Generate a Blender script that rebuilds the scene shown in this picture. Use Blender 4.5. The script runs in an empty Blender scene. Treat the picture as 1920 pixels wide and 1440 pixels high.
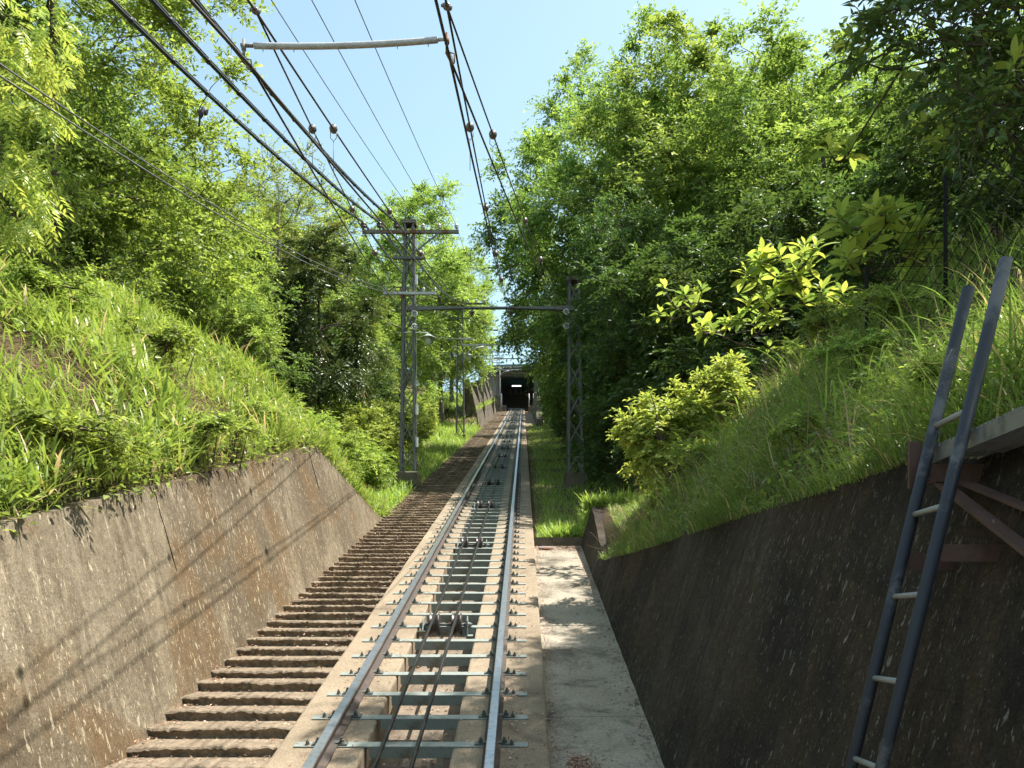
import bpy, math, random
import numpy as np
from mathutils import Vector, Matrix

random.seed(7)
rng = np.random.default_rng(11)
S = bpy.context.scene
COL = S.collection

# ------------------------------------------------------------------ camera, sky, sun, exposure
F = 1600.0                      # focal length in photo pixels (photo 1920 wide)
HX, HY = 981.0, 1180.0          # where level lines along the track meet
cam = bpy.data.cameras.new('camera')
cam_o = bpy.data.objects.new('camera', cam); COL.objects.link(cam_o)
cam.sensor_width = 36.0
cam.lens = 36.0 * F / 1920.0
cam.shift_x = (960.0 - HX) / 1920.0
cam.shift_y = (HY - 720.0) / 1920.0
cam.clip_start = 0.05; cam.clip_end = 3000
cam_o.location = (0, 0, 0)
cam_o.rotation_euler = (math.radians(90), 0, 0)
S.camera = cam_o

SUN_EL, SUN_AZ = 64.0, 77.0     # azimuth measured from +Y (up the track) towards +X (right)
w = bpy.data.worlds.new('World'); S.world = w; w.use_nodes = True
wn = w.node_tree.nodes; wl = w.node_tree.links
sky = wn.new('ShaderNodeTexSky'); sky.sky_type = 'NISHITA'; sky.sun_disc = False
sky.sun_elevation = math.radians(SUN_EL); sky.sun_rotation = math.radians(SUN_AZ)
sky.air_density = 1.0; sky.dust_density = 1.5; sky.ozone_density = 0.25; sky.altitude = 300
tint = wn.new('ShaderNodeMix'); tint.data_type = 'RGBA'; tint.blend_type = 'MULTIPLY'; tint.inputs[0].default_value = 1.0
tint.inputs[7].default_value = (1.04, 1.07, 0.84, 1)      # whole sky a little less violet
wl.new(sky.outputs[0], tint.inputs[6]); wl.new(tint.outputs[2], wn['Background'].inputs[0])
wn['Background'].inputs[1].default_value = 0.15
sl = bpy.data.lights.new('sun', 'SUN'); sl.energy = 5.0; sl.angle = math.radians(0.53)
sl.color = (1.0, 0.955, 0.88)
so = bpy.data.objects.new('sun', sl); COL.objects.link(so)
e, a = math.radians(SUN_EL), math.radians(SUN_AZ)
SUNV = Vector((math.cos(e) * math.sin(a), math.cos(e) * math.cos(a), math.sin(e)))
so.rotation_euler = SUNV.to_track_quat('Z', 'Y').to_euler()
so.location = SUNV * 60
S.view_settings.view_transform = 'Standard'; S.view_settings.look = 'None'
S.view_settings.gamma = 1.0; S.view_settings.exposure = 1.22
S.view_settings.use_curve_mapping = False
S.cycles.use_adaptive_sampling = True; S.cycles.adaptive_threshold = 0.03
S.cycles.max_bounces = 6; S.cycles.diffuse_bounces = 3; S.cycles.glossy_bounces = 2
S.cycles.transmission_bounces = 5; S.cycles.transparent_max_bounces = 4
S.cycles.caustics_reflective = False; S.cycles.caustics_refractive = False

# ------------------------------------------------------------------ helpers
def zt(Y):                       # height of the rail heads
    Yc = np.minimum(Y, 96.0)
    return -2.19 + 0.276 * Yc + 0.00006 * Yc * Yc

def at(px, py, Y):               # photo pixel + distance -> point in the place
    return Vector(((px - HX) / F * Y, Y, (HY - py) / F * Y))

WLOC = {}
def link(o, parent=None):
    COL.objects.link(o)
    if parent is not None:
        o.parent = parent
    return o

def tag(o, label, cat, group=None, kind=None):
    if label: o['label'] = label
    if cat: o['category'] = cat
    if group: o['group'] = group
    if kind: o['kind'] = kind
    return o

def thing(name, label, cat, loc=(0, 0, 0), group=None, rz=0.0):
    o = bpy.data.objects.new(name, None); o.empty_display_size = 0.2
    COL.objects.link(o); o.location = loc; o.rotation_euler = (0, 0, rz)
    WLOC[o.name] = Vector(loc)
    return tag(o, label, cat, group)

class MB:
    def __init__(s): s.v = []; s.f = []; s.sm = []
    def add(s, vs, fs, smooth=False):
        n = len(s.v); s.v += [tuple(p) for p in vs]
        s.f += [tuple(i + n for i in f) for f in fs]; s.sm += [smooth] * len(fs)
    def box(s, lo, hi, M=None):
        x0, y0, z0 = lo; x1, y1, z1 = hi
        vs = [Vector(p) for p in ((x0,y0,z0),(x1,y0,z0),(x1,y1,z0),(x0,y1,z0),(x0,y0,z1),(x1,y0,z1),(x1,y1,z1),(x0,y1,z1))]
        if M is not None: vs = [M @ p for p in vs]
        s.add(vs, [(0,3,2,1),(4,5,6,7),(0,1,5,4),(1,2,6,5),(2,3,7,6),(3,0,4,7)])
        return s
    def bar(s, p, q, wd, ht, up=(0, 0, 1)):
        p, q = Vector(p), Vector(q); d = (q - p).normalized(); u = Vector(up)
        if abs(d.dot(u)) > 0.98: u = Vector((0, 1, 0))
        sx = d.cross(u).normalized(); u = sx.cross(d)
        a_ = sx * wd / 2; b = u * ht / 2
        s.add([p-a_-b, p+a_-b, p+a_+b, p-a_+b, q-a_-b, q+a_-b, q+a_+b, q-a_+b],
              [(0,1,2,3),(7,6,5,4),(0,4,5,1),(1,5,6,2),(2,6,7,3),(3,7,4,0)])
        return s
    def angle(s, p, q, wd, t, sx, sy):     # L-section bar: two flanges from corner along sx and sy
        p, q, sx, sy = Vector(p), Vector(q), Vector(sx), Vector(sy)
        prof = [Vector((0,0)), Vector((wd,0)), Vector((wd,t)), Vector((t,t)), Vector((t,wd)), Vector((0,wd))]
        vs = [b + sx * c.x + sy * c.y for b in (p, q) for c in prof]
        fs = [(i, (i+1) % 6, 6+(i+1) % 6, 6+i) for i in range(6)] + [(5,4,3,0),(3,2,1,0),(6,9,10,11),(6,7,8,9)]
        s.add(vs, fs); return s
    def tube(s, pts, r, n=6, cap=True):
        pts = [Vector(p) for p in pts]; m = len(pts)
        rs = [r] * m if not hasattr(r, '__len__') else list(r)
        vs = []; ref = None
        for i, p in enumerate(pts):
            d = (pts[min(i+1, m-1)] - pts[max(i-1, 0)])
            d = d.normalized() if d.length > 1e-9 else Vector((0,0,1))
            if ref is None:
                ref = d.orthogonal().normalized()
            ref = (ref - d * ref.dot(d))
            ref = ref.normalized() if ref.length > 1e-6 else d.orthogonal().normalized()
            b = d.cross(ref)
            for k in range(n):
                t = 2 * math.pi * k / n
                vs.append(p + (ref * math.cos(t) + b * math.sin(t)) * rs[i])
        fs = [(i*n+k, i*n+(k+1) % n, (i+1)*n+(k+1) % n, (i+1)*n+k) for i in range(m-1) for k in range(n)]
        if cap: fs += [tuple(range(n-1, -1, -1)), tuple(range((m-1)*n, m*n))]
        s.add(vs, fs, n > 4); return s
    def lathe(s, prof, o, axis=(0, 0, 1), n=14):
        ax = Vector(axis).normalized(); u = ax.orthogonal().normalized(); b = ax.cross(u); o = Vector(o)
        vs = []
        for (r, h) in prof:
            for k in range(n):
                t = 2 * math.pi * k / n
                vs.append(o + ax * h + (u * math.cos(t) + b * math.sin(t)) * r)
        m = len(prof)
        fs = [(i*n+k, i*n+(k+1) % n, (i+1)*n+(k+1) % n, (i+1)*n+k) for i in range(m-1) for k in range(n)]
        fs += [tuple(range(n-1, -1, -1)), tuple(range((m-1)*n, m*n))]
        s.add(vs, fs, n > 8); return s
    def ball(s, c, r, n=10, sq=(1, 1, 1)):
        k = 6
        prof = [(r * math.sin(math.pi * i / k) + 1e-4, -r * math.cos(math.pi * i / k)) for i in range(k + 1)]
        n0 = len(s.v); s.lathe(prof, (0, 0, 0), (0, 0, 1), n)
        c = Vector(c)
        for i in range(n0, len(s.v)):
            p = s.v[i]; s.v[i] = (p[0]*sq[0]+c.x, p[1]*sq[1]+c.y, p[2]*sq[2]+c.z)
        return s
    def mesh(s, name, off=(0, 0, 0), mat=None):
        me = bpy.data.meshes.new(name)
        ox, oy, oz = off
        me.from_pydata([(x-ox, y-oy, z-oz) for x, y, z in s.v], [], s.f)
        me.polygons.foreach_set('use_smooth', s.sm)
        if mat: me.materials.append(mat)
        return me
    def build(s, name, mat, parent=None, origin=None):
        """mesh given in world coordinates"""
        if parent is not None:
            off = WLOC[parent.name]; o = bpy.data.objects.new(name, s.mesh(name, off, mat))
            link(o, parent); WLOC[o.name] = off
        else:
            off = Vector(origin) if origin is not None else Vector((0, 0, 0))
            o = bpy.data.objects.new(name, s.mesh(name, off, mat)); link(o); o.location = off; WLOC[o.name] = off
        return o

def np_mesh(name, V, counts, loops, mat, tint=None, smooth=False):
    """V (n,3); counts: verts per face; loops: flat vertex indices"""
    me = bpy.data.meshes.new(name)
    me.vertices.add(len(V)); me.vertices.foreach_set('co', np.ascontiguousarray(V, dtype=np.float32).ravel())
    me.loops.add(len(loops)); me.loops.foreach_set('vertex_index', np.ascontiguousarray(loops, dtype=np.int32))
    starts = np.concatenate(([0], np.cumsum(counts)[:-1])).astype(np.int32)
    me.polygons.add(len(counts)); me.polygons.foreach_set('loop_start', starts)
    if smooth: me.polygons.foreach_set('use_smooth', np.ones(len(counts), dtype=bool))
    me.update(calc_edges=True)
    if tint is not None:
        at_ = me.attributes.new('tint', 'FLOAT', 'POINT'); at_.data.foreach_set('value', np.ascontiguousarray(tint, dtype=np.float32))
    me.materials.append(mat)
    return me

# ------------------------------------------------------------------ materials
class NT:
    def __init__(s, name):
        s.m = bpy.data.materials.new(name); s.m.use_nodes = True
        s.n = s.m.node_tree.nodes; s.l = s.m.node_tree.links
        s.b = s.n['Principled BSDF']; s.out = s.n['Material Output']
    def new(s, t, **kw):
        x = s.n.new(t)
        for k, v in kw.items(): setattr(x, k, v)
        return x
    def coord(s, scale=(1, 1, 1), kind='Object'):
        tc = s.new('ShaderNodeTexCoord'); mp = s.new('ShaderNodeMapping')
        mp.inputs['Scale'].default_value = scale; s.l.new(tc.outputs[kind], mp.inputs[0]); return mp.outputs[0]
    def noise(s, vec, scale, detail=4, rough=0.55, dist=0.0):
        x = s.new('ShaderNodeTexNoise'); x.inputs['Scale'].default_value = scale; x.inputs['Detail'].default_value = detail
        x.inputs['Roughness'].default_value = rough; x.inputs['Distortion'].default_value = dist
        s.l.new(vec, x.inputs['Vector']); return x.outputs['Fac']
    def ramp(s, fac, stops):
        r = s.new('ShaderNodeValToRGB'); el = r.color_ramp.elements
        while len(el) < len(stops): el.new(0.5)
        for x, (p, c) in zip(el, stops):
            x.position = p; x.color = (*c, 1) if hasattr(c, '__len__') else (c, c, c, 1)
        s.l.new(fac, r.inputs[0]); return r.outputs[0]
    def mix(s, fac, c1, c2, mode='MIX'):
        x = s.new('ShaderNodeMix', data_type='RGBA', blend_type=mode)
        for sock, v in ((x.inputs[0], fac), (x.inputs[6], c1), (x.inputs[7], c2)):
            if hasattr(v, 'links'): s.l.new(v, sock)
            elif hasattr(v, '__len__'): sock.default_value = (*v, 1)
            else: sock.default_value = v
        return x.outputs[2]
    def bump(s, h, strength=0.3, dist=0.01, sh=None):
        b = s.new('ShaderNodeBump'); b.inputs['Strength'].default_value = strength; b.inputs['Distance'].default_value = dist
        s.l.new(h, b.inputs['Height']); s.l.new(b.outputs[0], (sh or s.b).inputs['Normal']); return b
    def base(s, c, rough=0.9, metal=0.0, spec=0.3):
        i = s.b.inputs
        if hasattr(c, 'links'): s.l.new(c, i['Base Color'])
        else: i['Base Color'].default_value = (*c, 1)
        i['Roughness'].default_value = rough; i['Metallic'].default_value = metal
        i['Specular IOR Level'].default_value = spec
        return s.m

def stained(name, cA, cB, cLight, cDark, cRust, cFleck, f_lo, streak, fl, fl2, amount=0.85):
    """weathered cast concrete: patches, run-off streaks, lichen flecks, sandy grain"""
    t = NT(name)
    v = t.coord(); vs = t.coord(streak); vf = t.coord(fl); vf2 = t.coord(fl2)
    c = t.ramp(t.noise(v, 0.8, 6, 0.65, 0.3), [(0.38, cA), (0.60, cB)])
    c = t.mix(t.ramp(t.noise(vs, 1.1, 6, 0.7, 0.3), [(0.52, 0.0), (0.72, 0.6)]), c, cLight)
    c = t.mix(t.ramp(t.noise(vs, 2.3, 7, 0.72, 0.5), [(0.48, 0.0), (0.70, 0.75)]), c, cDark)
    c = t.mix(t.ramp(t.noise(v, 0.55, 5, 0.6, 0.8), [(0.46, 0.0), (0.62, 0.65)]), c, cDark)
    rg = t.mix(1.0, t.ramp(t.noise(v, 1.15, 4, 0.6, 0.5), [(0.50, 0.0), (0.62, 1.0)]), t.ramp(t.noise(vs, 6.0, 6, 0.75), [(0.36, 0.15), (0.6, 1.0)]), 'MULTIPLY')
    c = t.mix(rg, c, cRust)
    g1 = t.mix(1.0, t.ramp(t.noise(vf, 1.3, 3, 0.55, 0.2), [(f_lo, 0.0), (f_lo + 0.025, amount)]), t.ramp(t.noise(v, 1.6, 4, 0.6), [(0.40, 0.1), (0.56, 1.0)]), 'MULTIPLY')
    c = t.mix(g1, c, cFleck)
    g2 = t.mix(1.0, t.ramp(t.noise(vf2, 1.3, 3, 0.55, 0.2), [(f_lo + 0.01, 0.0), (f_lo + 0.03, amount)]), t.ramp(t.noise(v, 1.0, 4, 0.6), [(0.36, 0.2), (0.5, 1.0)]), 'MULTIPLY')
    c = t.mix(g2, c, cFleck)
    grain = t.noise(v, 75, 5, 0.8); g3 = t.noise(v, 17, 5, 0.7)
    c = t.mix(1.0, c, t.ramp(grain, [(0.30, 0.45), (0.70, 1.5)]), 'MULTIPLY')
    c = t.mix(0.7, c, t.ramp(g3, [(0.30, 0.6), (0.70, 1.3)]), 'MULTIPLY')
    t.bump(t.mix(0.5, grain, g3), 0.7, 0.02)
    return t.base(c, 0.95, 0, 0.15)

def concrete(name, cA, cB, cDark=None, scale=2.0, grain=70, dk=0.55):
    t = NT(name); v = t.coord()
    c = t.ramp(t.noise(v, scale, 6, 0.65), [(0.35, cA), (0.65, cB)])
    if cDark: c = t.mix(t.ramp(t.noise(v, scale * 0.6 + 0.7, 6, 0.7, 0.6), [(dk, 0.0), (dk + 0.16, 0.85)]), c, cDark)
    g = t.noise(v, grain, 5, 0.75)
    c = t.mix(0.85, c, t.ramp(g, [(0.25, 0.5), (0.78, 1.4)]), 'MULTIPLY')
    g2 = t.noise(v, grain * 0.22, 5, 0.7)
    t.bump(t.mix(0.5, g, g2), 0.6, 0.012)
    return t.base(c, 0.95, 0, 0.15)

def metal(name, c, c2=None, rough=0.5, met=0.0, sc=12.0, lo=0.5, spec=0.5):
    t = NT(name); v = t.coord()
    col = c
    if c2: col = t.mix(t.ramp(t.noise(v, sc, 6, 0.7), [(lo, 0.0), (lo + 0.12, 1.0)]), c, c2)
    t.bump(t.noise(v, 60, 3), 0.15, 0.004)
    return t.base(col, rough, met, spec)

def leafmat(name, stops, trans=0.45, tcol=(1.15, 1.15, 0.7), rough=0.45, spec=0.35):
    t = NT(name)
    at_ = t.new('ShaderNodeAttribute', attribute_name='tint')
    c = t.ramp(at_.outputs['Fac'], stops)
    oi = t.new('ShaderNodeObjectInfo')
    hs = t.new('ShaderNodeHueSaturation'); hs.inputs['Saturation'].default_value = 0.85
    mr = t.new('ShaderNodeMapRange'); mr.inputs[3].default_value = 0.470; mr.inputs[4].default_value = 0.496
    t.l.new(oi.outputs['Random'], mr.inputs[0]); t.l.new(mr.outputs[0], hs.inputs['Hue'])
    mv = t.new('ShaderNodeMapRange'); mv.inputs[3].default_value = 1.2; mv.inputs[4].default_value = 1.5
    t.l.new(oi.outputs['Random'], mv.inputs[0]); t.l.new(mv.outputs[0], hs.inputs['Value'])
    t.l.new(c, hs.inputs['Color']); c = hs.outputs[0]
    t.base(c, rough, 0, spec)
    tr = t.new('ShaderNodeBsdfTranslucent'); t.l.new(t.mix(1.0, c, tcol, 'MULTIPLY'), tr.inputs[0])
    ms = t.new('ShaderNodeMixShader'); ms.inputs[0].default_value = trans
    t.l.new(t.b.outputs[0], ms.inputs[1]); t.l.new(tr.outputs[0], ms.inputs[2]); t.l.new(ms.outputs[0], t.out.inputs[0])
    return t.m

def plain(name, c, rough=0.8, met=0.0, spec=0.4):
    return NT(name).base(c, rough, met, spec)

def emit(name, c, st):
    t = NT(name); t.b.inputs['Base Color'].default_value = (*c, 1)
    t.b.inputs['Emission Color'].default_value = (*c, 1); t.b.inputs['Emission Strength'].default_value = st
    return t.m

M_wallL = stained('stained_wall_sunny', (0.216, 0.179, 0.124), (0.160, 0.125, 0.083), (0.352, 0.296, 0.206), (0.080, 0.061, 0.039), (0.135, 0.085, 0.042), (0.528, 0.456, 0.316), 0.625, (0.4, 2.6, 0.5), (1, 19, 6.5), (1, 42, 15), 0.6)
M_wallR = stained('stained_wall_shaded', (0.075, 0.060, 0.045), (0.045, 0.036, 0.028), (0.12, 0.10, 0.075), (0.017, 0.014, 0.012), (0.065, 0.046, 0.028), (0.30, 0.28, 0.24), 0.645, (0.5, 3.0, 0.5), (1, 30, 10), (1, 66, 20), 0.55)  # black-brown stain, its colours deepened further for the shade on this wall
M_slab = concrete('aggregate_concrete', (0.306, 0.243, 0.171), (0.225, 0.176, 0.122), (0.108, 0.086, 0.063), 1.6, 60, 0.56)
M_walk = concrete('walkway_concrete', (0.36, 0.315, 0.245), (0.25, 0.215, 0.165), (0.085, 0.075, 0.058), 1.7, 42, 0.475)
M_step = concrete('weathered_step_stone', (0.26, 0.205, 0.145), (0.17, 0.13, 0.092), (0.06, 0.047, 0.035), 5.5, 48, 0.50)
M_trench = concrete('trench_floor', (0.25, 0.20, 0.15), (0.15, 0.12, 0.09), (0.07, 0.06, 0.05), 3, 40)
M_pier = concrete('mossy_pier_concrete', (0.16, 0.135, 0.10), (0.09, 0.075, 0.057), (0.05, 0.045, 0.035), 2.5, 40, 0.5)
M_tie = metal('galvanised_tie', (0.225, 0.25, 0.225), (0.17, 0.15, 0.115), 0.6, 0.15, 7, 0.55)
M_bolt = metal('bolt_steel', (0.10, 0.12, 0.11), (0.16, 0.10, 0.06), 0.6, 0.3, 30, 0.5)
M_rail = metal('rail_rust', (0.055, 0.043, 0.036), (0.085, 0.057, 0.042), 0.75, 0.2, 9, 0.5)
M_head = metal('rail_polished', (0.50, 0.50, 0.52), (0.36, 0.35, 0.36), 0.30, 0.9, 25, 0.5)
M_rope = metal('greased_rope', (0.035, 0.032, 0.03), (0.10, 0.09, 0.08), 0.42, 0.6, 40, 0.55)
M_wheel = metal('pulley_iron', (0.075, 0.062, 0.06), (0.15, 0.13, 0.12), 0.45, 0.6, 14, 0.5)
M_lat = metal('lattice_steel', (0.135, 0.135, 0.13), (0.11, 0.055, 0.028), 0.65, 0.2, 3.2, 0.58)
M_rusty = metal('rusty_steel', (0.20, 0.19, 0.17), (0.15, 0.06, 0.03), 0.75, 0.2, 4, 0.45)
M_wire = plain('wire', (0.05, 0.045, 0.042), 0.7, 0.2)
M_wthin = plain('thin_wire', (0.10, 0.10, 0.10), 0.6, 0.3)
M_black = metal('black_cable', (0.010, 0.011, 0.014), None, 0.38, 0, spec=0.5)
M_porc = plain('porcelain', (0.45, 0.45, 0.43), 0.4, 0, 0.5)
M_ball = metal('insulator_ball', (0.09, 0.075, 0.07), (0.14, 0.11, 0.10), 0.35, 0, 10)
M_bar = metal('spreader_grey', (0.46, 0.45, 0.46), (0.36, 0.34, 0.34), 0.5, 0.1, 4)
M_lamp = plain('lamp_enamel', (0.42, 0.50, 0.42), 0.45)
M_glass = plain('lamp_glass', (0.45, 0.50, 0.42), 0.3)
M_lad = metal('ladder_paint_shaded', (0.030, 0.034, 0.044), (0.115, 0.115, 0.12), 0.6, 0.0, 5, 0.53, spec=0.3)  # base colour darkened for the shade on the ladder; paler patches are chips
M_rung = metal('rung_galv', (0.28, 0.28, 0.27), None, 0.55, 0.3)
M_brown = metal('brown_channel', (0.10, 0.055, 0.045), (0.07, 0.04, 0.033), 0.6, 0.1, 8)
M_grat = metal('grating_galv', (0.22, 0.22, 0.215), (0.13, 0.125, 0.12), 0.5, 0.4, 8)
M_bark = concrete('bark', (0.115, 0.09, 0.068), (0.07, 0.054, 0.042), (0.035, 0.028, 0.022), 6, 45)
M_barkl = concrete('pale_bark', (0.20, 0.17, 0.14), (0.13, 0.11, 0.09), (0.06, 0.05, 0.04), 6, 45)
M_fence = plain('fence_wire', (0.012, 0.012, 0.012), 0.9, 0.0, 0.1)
M_roof = metal('roof_teal', (0.10, 0.22, 0.23), (0.14, 0.22, 0.22), 0.5, 0.1, 3)
M_stw = concrete('station_wall', (0.40, 0.35, 0.28), (0.32, 0.28, 0.22), None, 1.2, 20)
M_dark = plain('station_interior', (0.085, 0.08, 0.075), 0.9)
M_pane = plain('station_pane', (0.03, 0.032, 0.035), 0.15, 0, 0.5)
M_tubel = emit('fluorescent_tube', (1.0, 0.98, 0.92), 3.0)
M_white = plain('white_paint', (0.7, 0.7, 0.68), 0.6)
M_bird = plain('bird_feathers', (0.015, 0.014, 0.016), 0.6)

# ground: earth with litter and moss
t = NT('earth'); v = t.coord()
c = t.ramp(t.noise(v, 1.2, 6, 0.65), [(0.35, (0.10, 0.07, 0.042)), (0.6, (0.17, 0.115, 0.07))])
c = t.mix(t.ramp(t.noise(v, 0.45, 4, 0.6), [(0.45, 0.0), (0.6, 0.8)]), c, (0.075, 0.085, 0.028))
c = t.mix(0.8, c, t.ramp(t.noise(v, 24, 5, 0.75), [(0.25, 0.4), (0.78, 1.5)]), 'MULTIPLY')
t.bump(t.noise(v, 18, 6, 0.7), 0.8, 0.05); M_earth = t.base(c, 1.0, 0, 0.1)

G1 = [(0.0, (0.022, 0.050, 0.008)), (0.45, (0.055, 0.115, 0.014)), (0.8, (0.115, 0.190, 0.018)), (1.0, (0.20, 0.26, 0.03))]
M_leafR = leafmat('leaf_mid_green', [(0, (0.032, 0.071, 0.013)), (0.5, (0.111, 0.217, 0.029)), (0.85, (0.266, 0.396, 0.048)), (1.0, (0.394, 0.478, 0.066))], 0.5)
M_leafL = leafmat('leaf_spring_green', [(0, (0.053, 0.101, 0.013)), (0.5, (0.163, 0.263, 0.028)), (0.85, (0.319, 0.453, 0.043)), (1.0, (0.444, 0.522, 0.077))], 0.48)
M_leafY = leafmat('leaf_yellow_green', [(0, (0.055, 0.103, 0.014)), (0.5, (0.149, 0.251, 0.032)), (0.85, (0.266, 0.408, 0.055)), (1.0, (0.359, 0.423, 0.091))], 0.48)
M_leafD = leafmat('leaf_evergreen', [(0, (0.026, 0.063, 0.017)), (0.6, (0.058, 0.115, 0.026)), (0.86, (0.147, 0.168, 0.042)), (0.94, (0.400, 0.231, 0.063)), (1.0, (0.400, 0.273, 0.084))], 0.28, rough=0.35, spec=0.5)
M_leafN = leafmat('leaf_shade_green', [(0, (0.021, 0.060, 0.013)), (0.6, (0.053, 0.120, 0.019)), (1.0, (0.128, 0.225, 0.030))], 0.40)
M_leafB = leafmat('big_leaf', [(0, (0.075, 0.150, 0.027)), (0.5, (0.165, 0.262, 0.033)), (1.0, (0.315, 0.405, 0.045))], 0.52, rough=0.4)
M_leafC = leafmat('compound_leaf', [(0, (0.138, 0.227, 0.026)), (0.5, (0.227, 0.317, 0.035)), (1.0, (0.356, 0.413, 0.053))], 0.5, rough=0.35, spec=0.5)
M_grassL = leafmat('bamboo_grass', [(0, (0.073, 0.155, 0.019)), (0.55, (0.162, 0.284, 0.029)), (0.85, (0.260, 0.357, 0.040)), (0.93, (0.405, 0.325, 0.147)), (1.0, (0.487, 0.390, 0.212))], 0.42, rough=0.4, spec=0.45)
M_grassR = leafmat('long_grass', [(0, (0.053, 0.120, 0.018)), (0.6, (0.128, 0.232, 0.027)), (0.88, (0.210, 0.300, 0.038)), (0.94, (0.390, 0.285, 0.120)), (1.0, (0.480, 0.360, 0.195))], 0.42, rough=0.4, spec=0.45)
M_grassS = leafmat('short_grass', [(0, (0.078, 0.165, 0.019)), (0.6, (0.172, 0.290, 0.031)), (1.0, (0.298, 0.376, 0.063))], 0.42)
M_litter = leafmat('dry_leaves', [(0, (0.16, 0.10, 0.045)), (0.5, (0.34, 0.21, 0.10)), (1.0, (0.52, 0.40, 0.25))], 0.15, (1, 1, 1), 0.8, 0.15)
M_straw = leafmat('straw', [(0, (0.14, 0.09, 0.05)), (0.5, (0.24, 0.17, 0.10)), (1.0, (0.38, 0.30, 0.19))], 0.2, (1, 1, 1), 0.8, 0.15)

# ------------------------------------------------------------------ terrain
def sst(a_, b_, x):
    u = np.clip((x - a_) / (b_ - a_), 0, 1); return u * u * (3 - 2 * u)

def hL(Y):      # height of the left retaining walls above the stairs
    Y = np.asarray(Y, float)
    w1 = np.where(Y < 12.35, 1.6, np.clip(1.6 * (15.9 - Y) / 3.55, 0, 1.6))
    w2 = 1.15 * sst(52.5, 54.0, Y) * (1 - sst(95, 97, Y))
    return np.maximum(w1, w2)
RT_Y = [-6, 2.5, 3.54, 4.23, 5.39, 7.02, 8.66, 10.6, 11.1, 13.75]
RT_Z = [0.66, 0.69, 0.70, 0.70, 0.74, 0.77, 0.81, 0.88, 0.98, 1.98]
def hR(Y):      # height of the right retaining wall above the walkway
    Y = np.asarray(Y, float)
    w1 = np.where(Y < 13.76, np.interp(Y, RT_Y, RT_Z) - (zt(Y) - 0.25), 0.0)
    w1 = np.where(Y < 13.76, w1, np.clip(0.62 - (Y - 13.76) * 0.5, 0.08, 1))
    w2 = 1.3 * sst(60, 68, Y) * (1 - sst(95, 97, Y))
    return np.maximum(w1, w2)
def wob(X, Y):
    return (np.sin(X * 1.7 + Y * 0.9) * 0.06 + np.sin(X * 0.63 - Y * 1.31 + 2) * 0.09 + np.sin(X * 3.1 + 1) * np.sin(Y * 2.7) * 0.04)
def xl(Y): return -2.62 - 0.25 * hL(Y)
def xr(Y): return np.where(np.asarray(Y) < 13.76, 0.92 + 0.31 * hR(Y), 1.0)
def rise_l(d, X, Y):
    n = 2.4 * (1 - np.exp(-d / 2.2)) + 0.05 * d
    f = 0.10 * d + 0.10 * np.maximum(d - 2, 0)
    s = sst(11.6, 16.5, Y)
    return n * (1 - s) + f * s + wob(X, Y) * np.clip(d, 0, 1)
def rise_r(d, X, Y):
    n = (3.2 * (1 - np.exp(-d / 2.2)) + 0.08 * d) * (0.52 + 0.48 * sst(4.2, 8.6, Y))
    f = 0.03 * d + 0.22 * np.maximum(d - 1.2, 0)
    s = sst(9.5, 14.5, Y)
    return n * (1 - s) + f * s + wob(X, Y) * np.clip(d * 0.7, 0, 1)
def gz(X, Y):
    X = np.asarray(X, float); Y = np.asarray(Y, float)
    dl = np.maximum(xl(Y) - X, 0); dr = np.maximum(X - xr(Y), 0)
    l = zt(Y) - 0.21 + hL(Y) + rise_l(dl, X, Y)
    r = zt(Y) - 0.25 + hR(Y) + rise_r(dr, X, Y)
    return np.where(X < -1, l, r)

Ys = np.concatenate([np.arange(-14, 2, 1.0), np.arange(2, 20, 0.25), np.arange(20, 60, 0.6), np.arange(60, 110, 1.5), np.array([115, 125, 140, 170, 220, 320, 500, 900])])
offs = np.concatenate([[0.12], np.arange(0.35, 5, 0.3), np.arange(5, 14, 0.7), [16, 20, 26, 36, 60, 110, 220, 450, 900]])
rows = []
for Y in Ys:
    zl = float(zt(Y)); L = []; mid_open = 13.76 < Y < 60
    for d in offs[::-1]:
        X = float(xl(Y)) - d; L.append((X, Y, float(gz(X, Y)) - (0.05 if d < 0.2 else 0)))
    L.append((-2.78, Y, zl - 0.75))
    L.append((0.12, Y, zl - 0.75))
    if mid_open:
        L.append((0.16, Y, zl - 0.22)); L.append((0.99, Y, zl - 0.20 + 0.0))
    else:
        L.append((0.5, Y, zl - 0.75)); L.append((1.05, Y, zl - 0.75))
    for d in offs:
        X = float(xr(Y)) + d; L.append((X, Y, float(gz(X, Y)) - (0.05 if d < 0.2 else 0)))
    rows.append(L)
nc = len(rows[0]); V = np.array(rows).reshape(-1, 3)
I = np.arange(len(Ys) - 1)[:, None] * nc + np.arange(nc - 1)[None, :]
Q = np.stack([I, I + 1, I + 1 + nc, I + nc], -1).reshape(-1)
g = bpy.data.objects.new('ground', np_mesh('ground', V, np.full(len(Q) // 4, 4), Q, M_earth, smooth=True)); link(g)
tag(g, 'brown earth of the wooded slope on both sides of the track', None, kind='structure')

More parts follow.
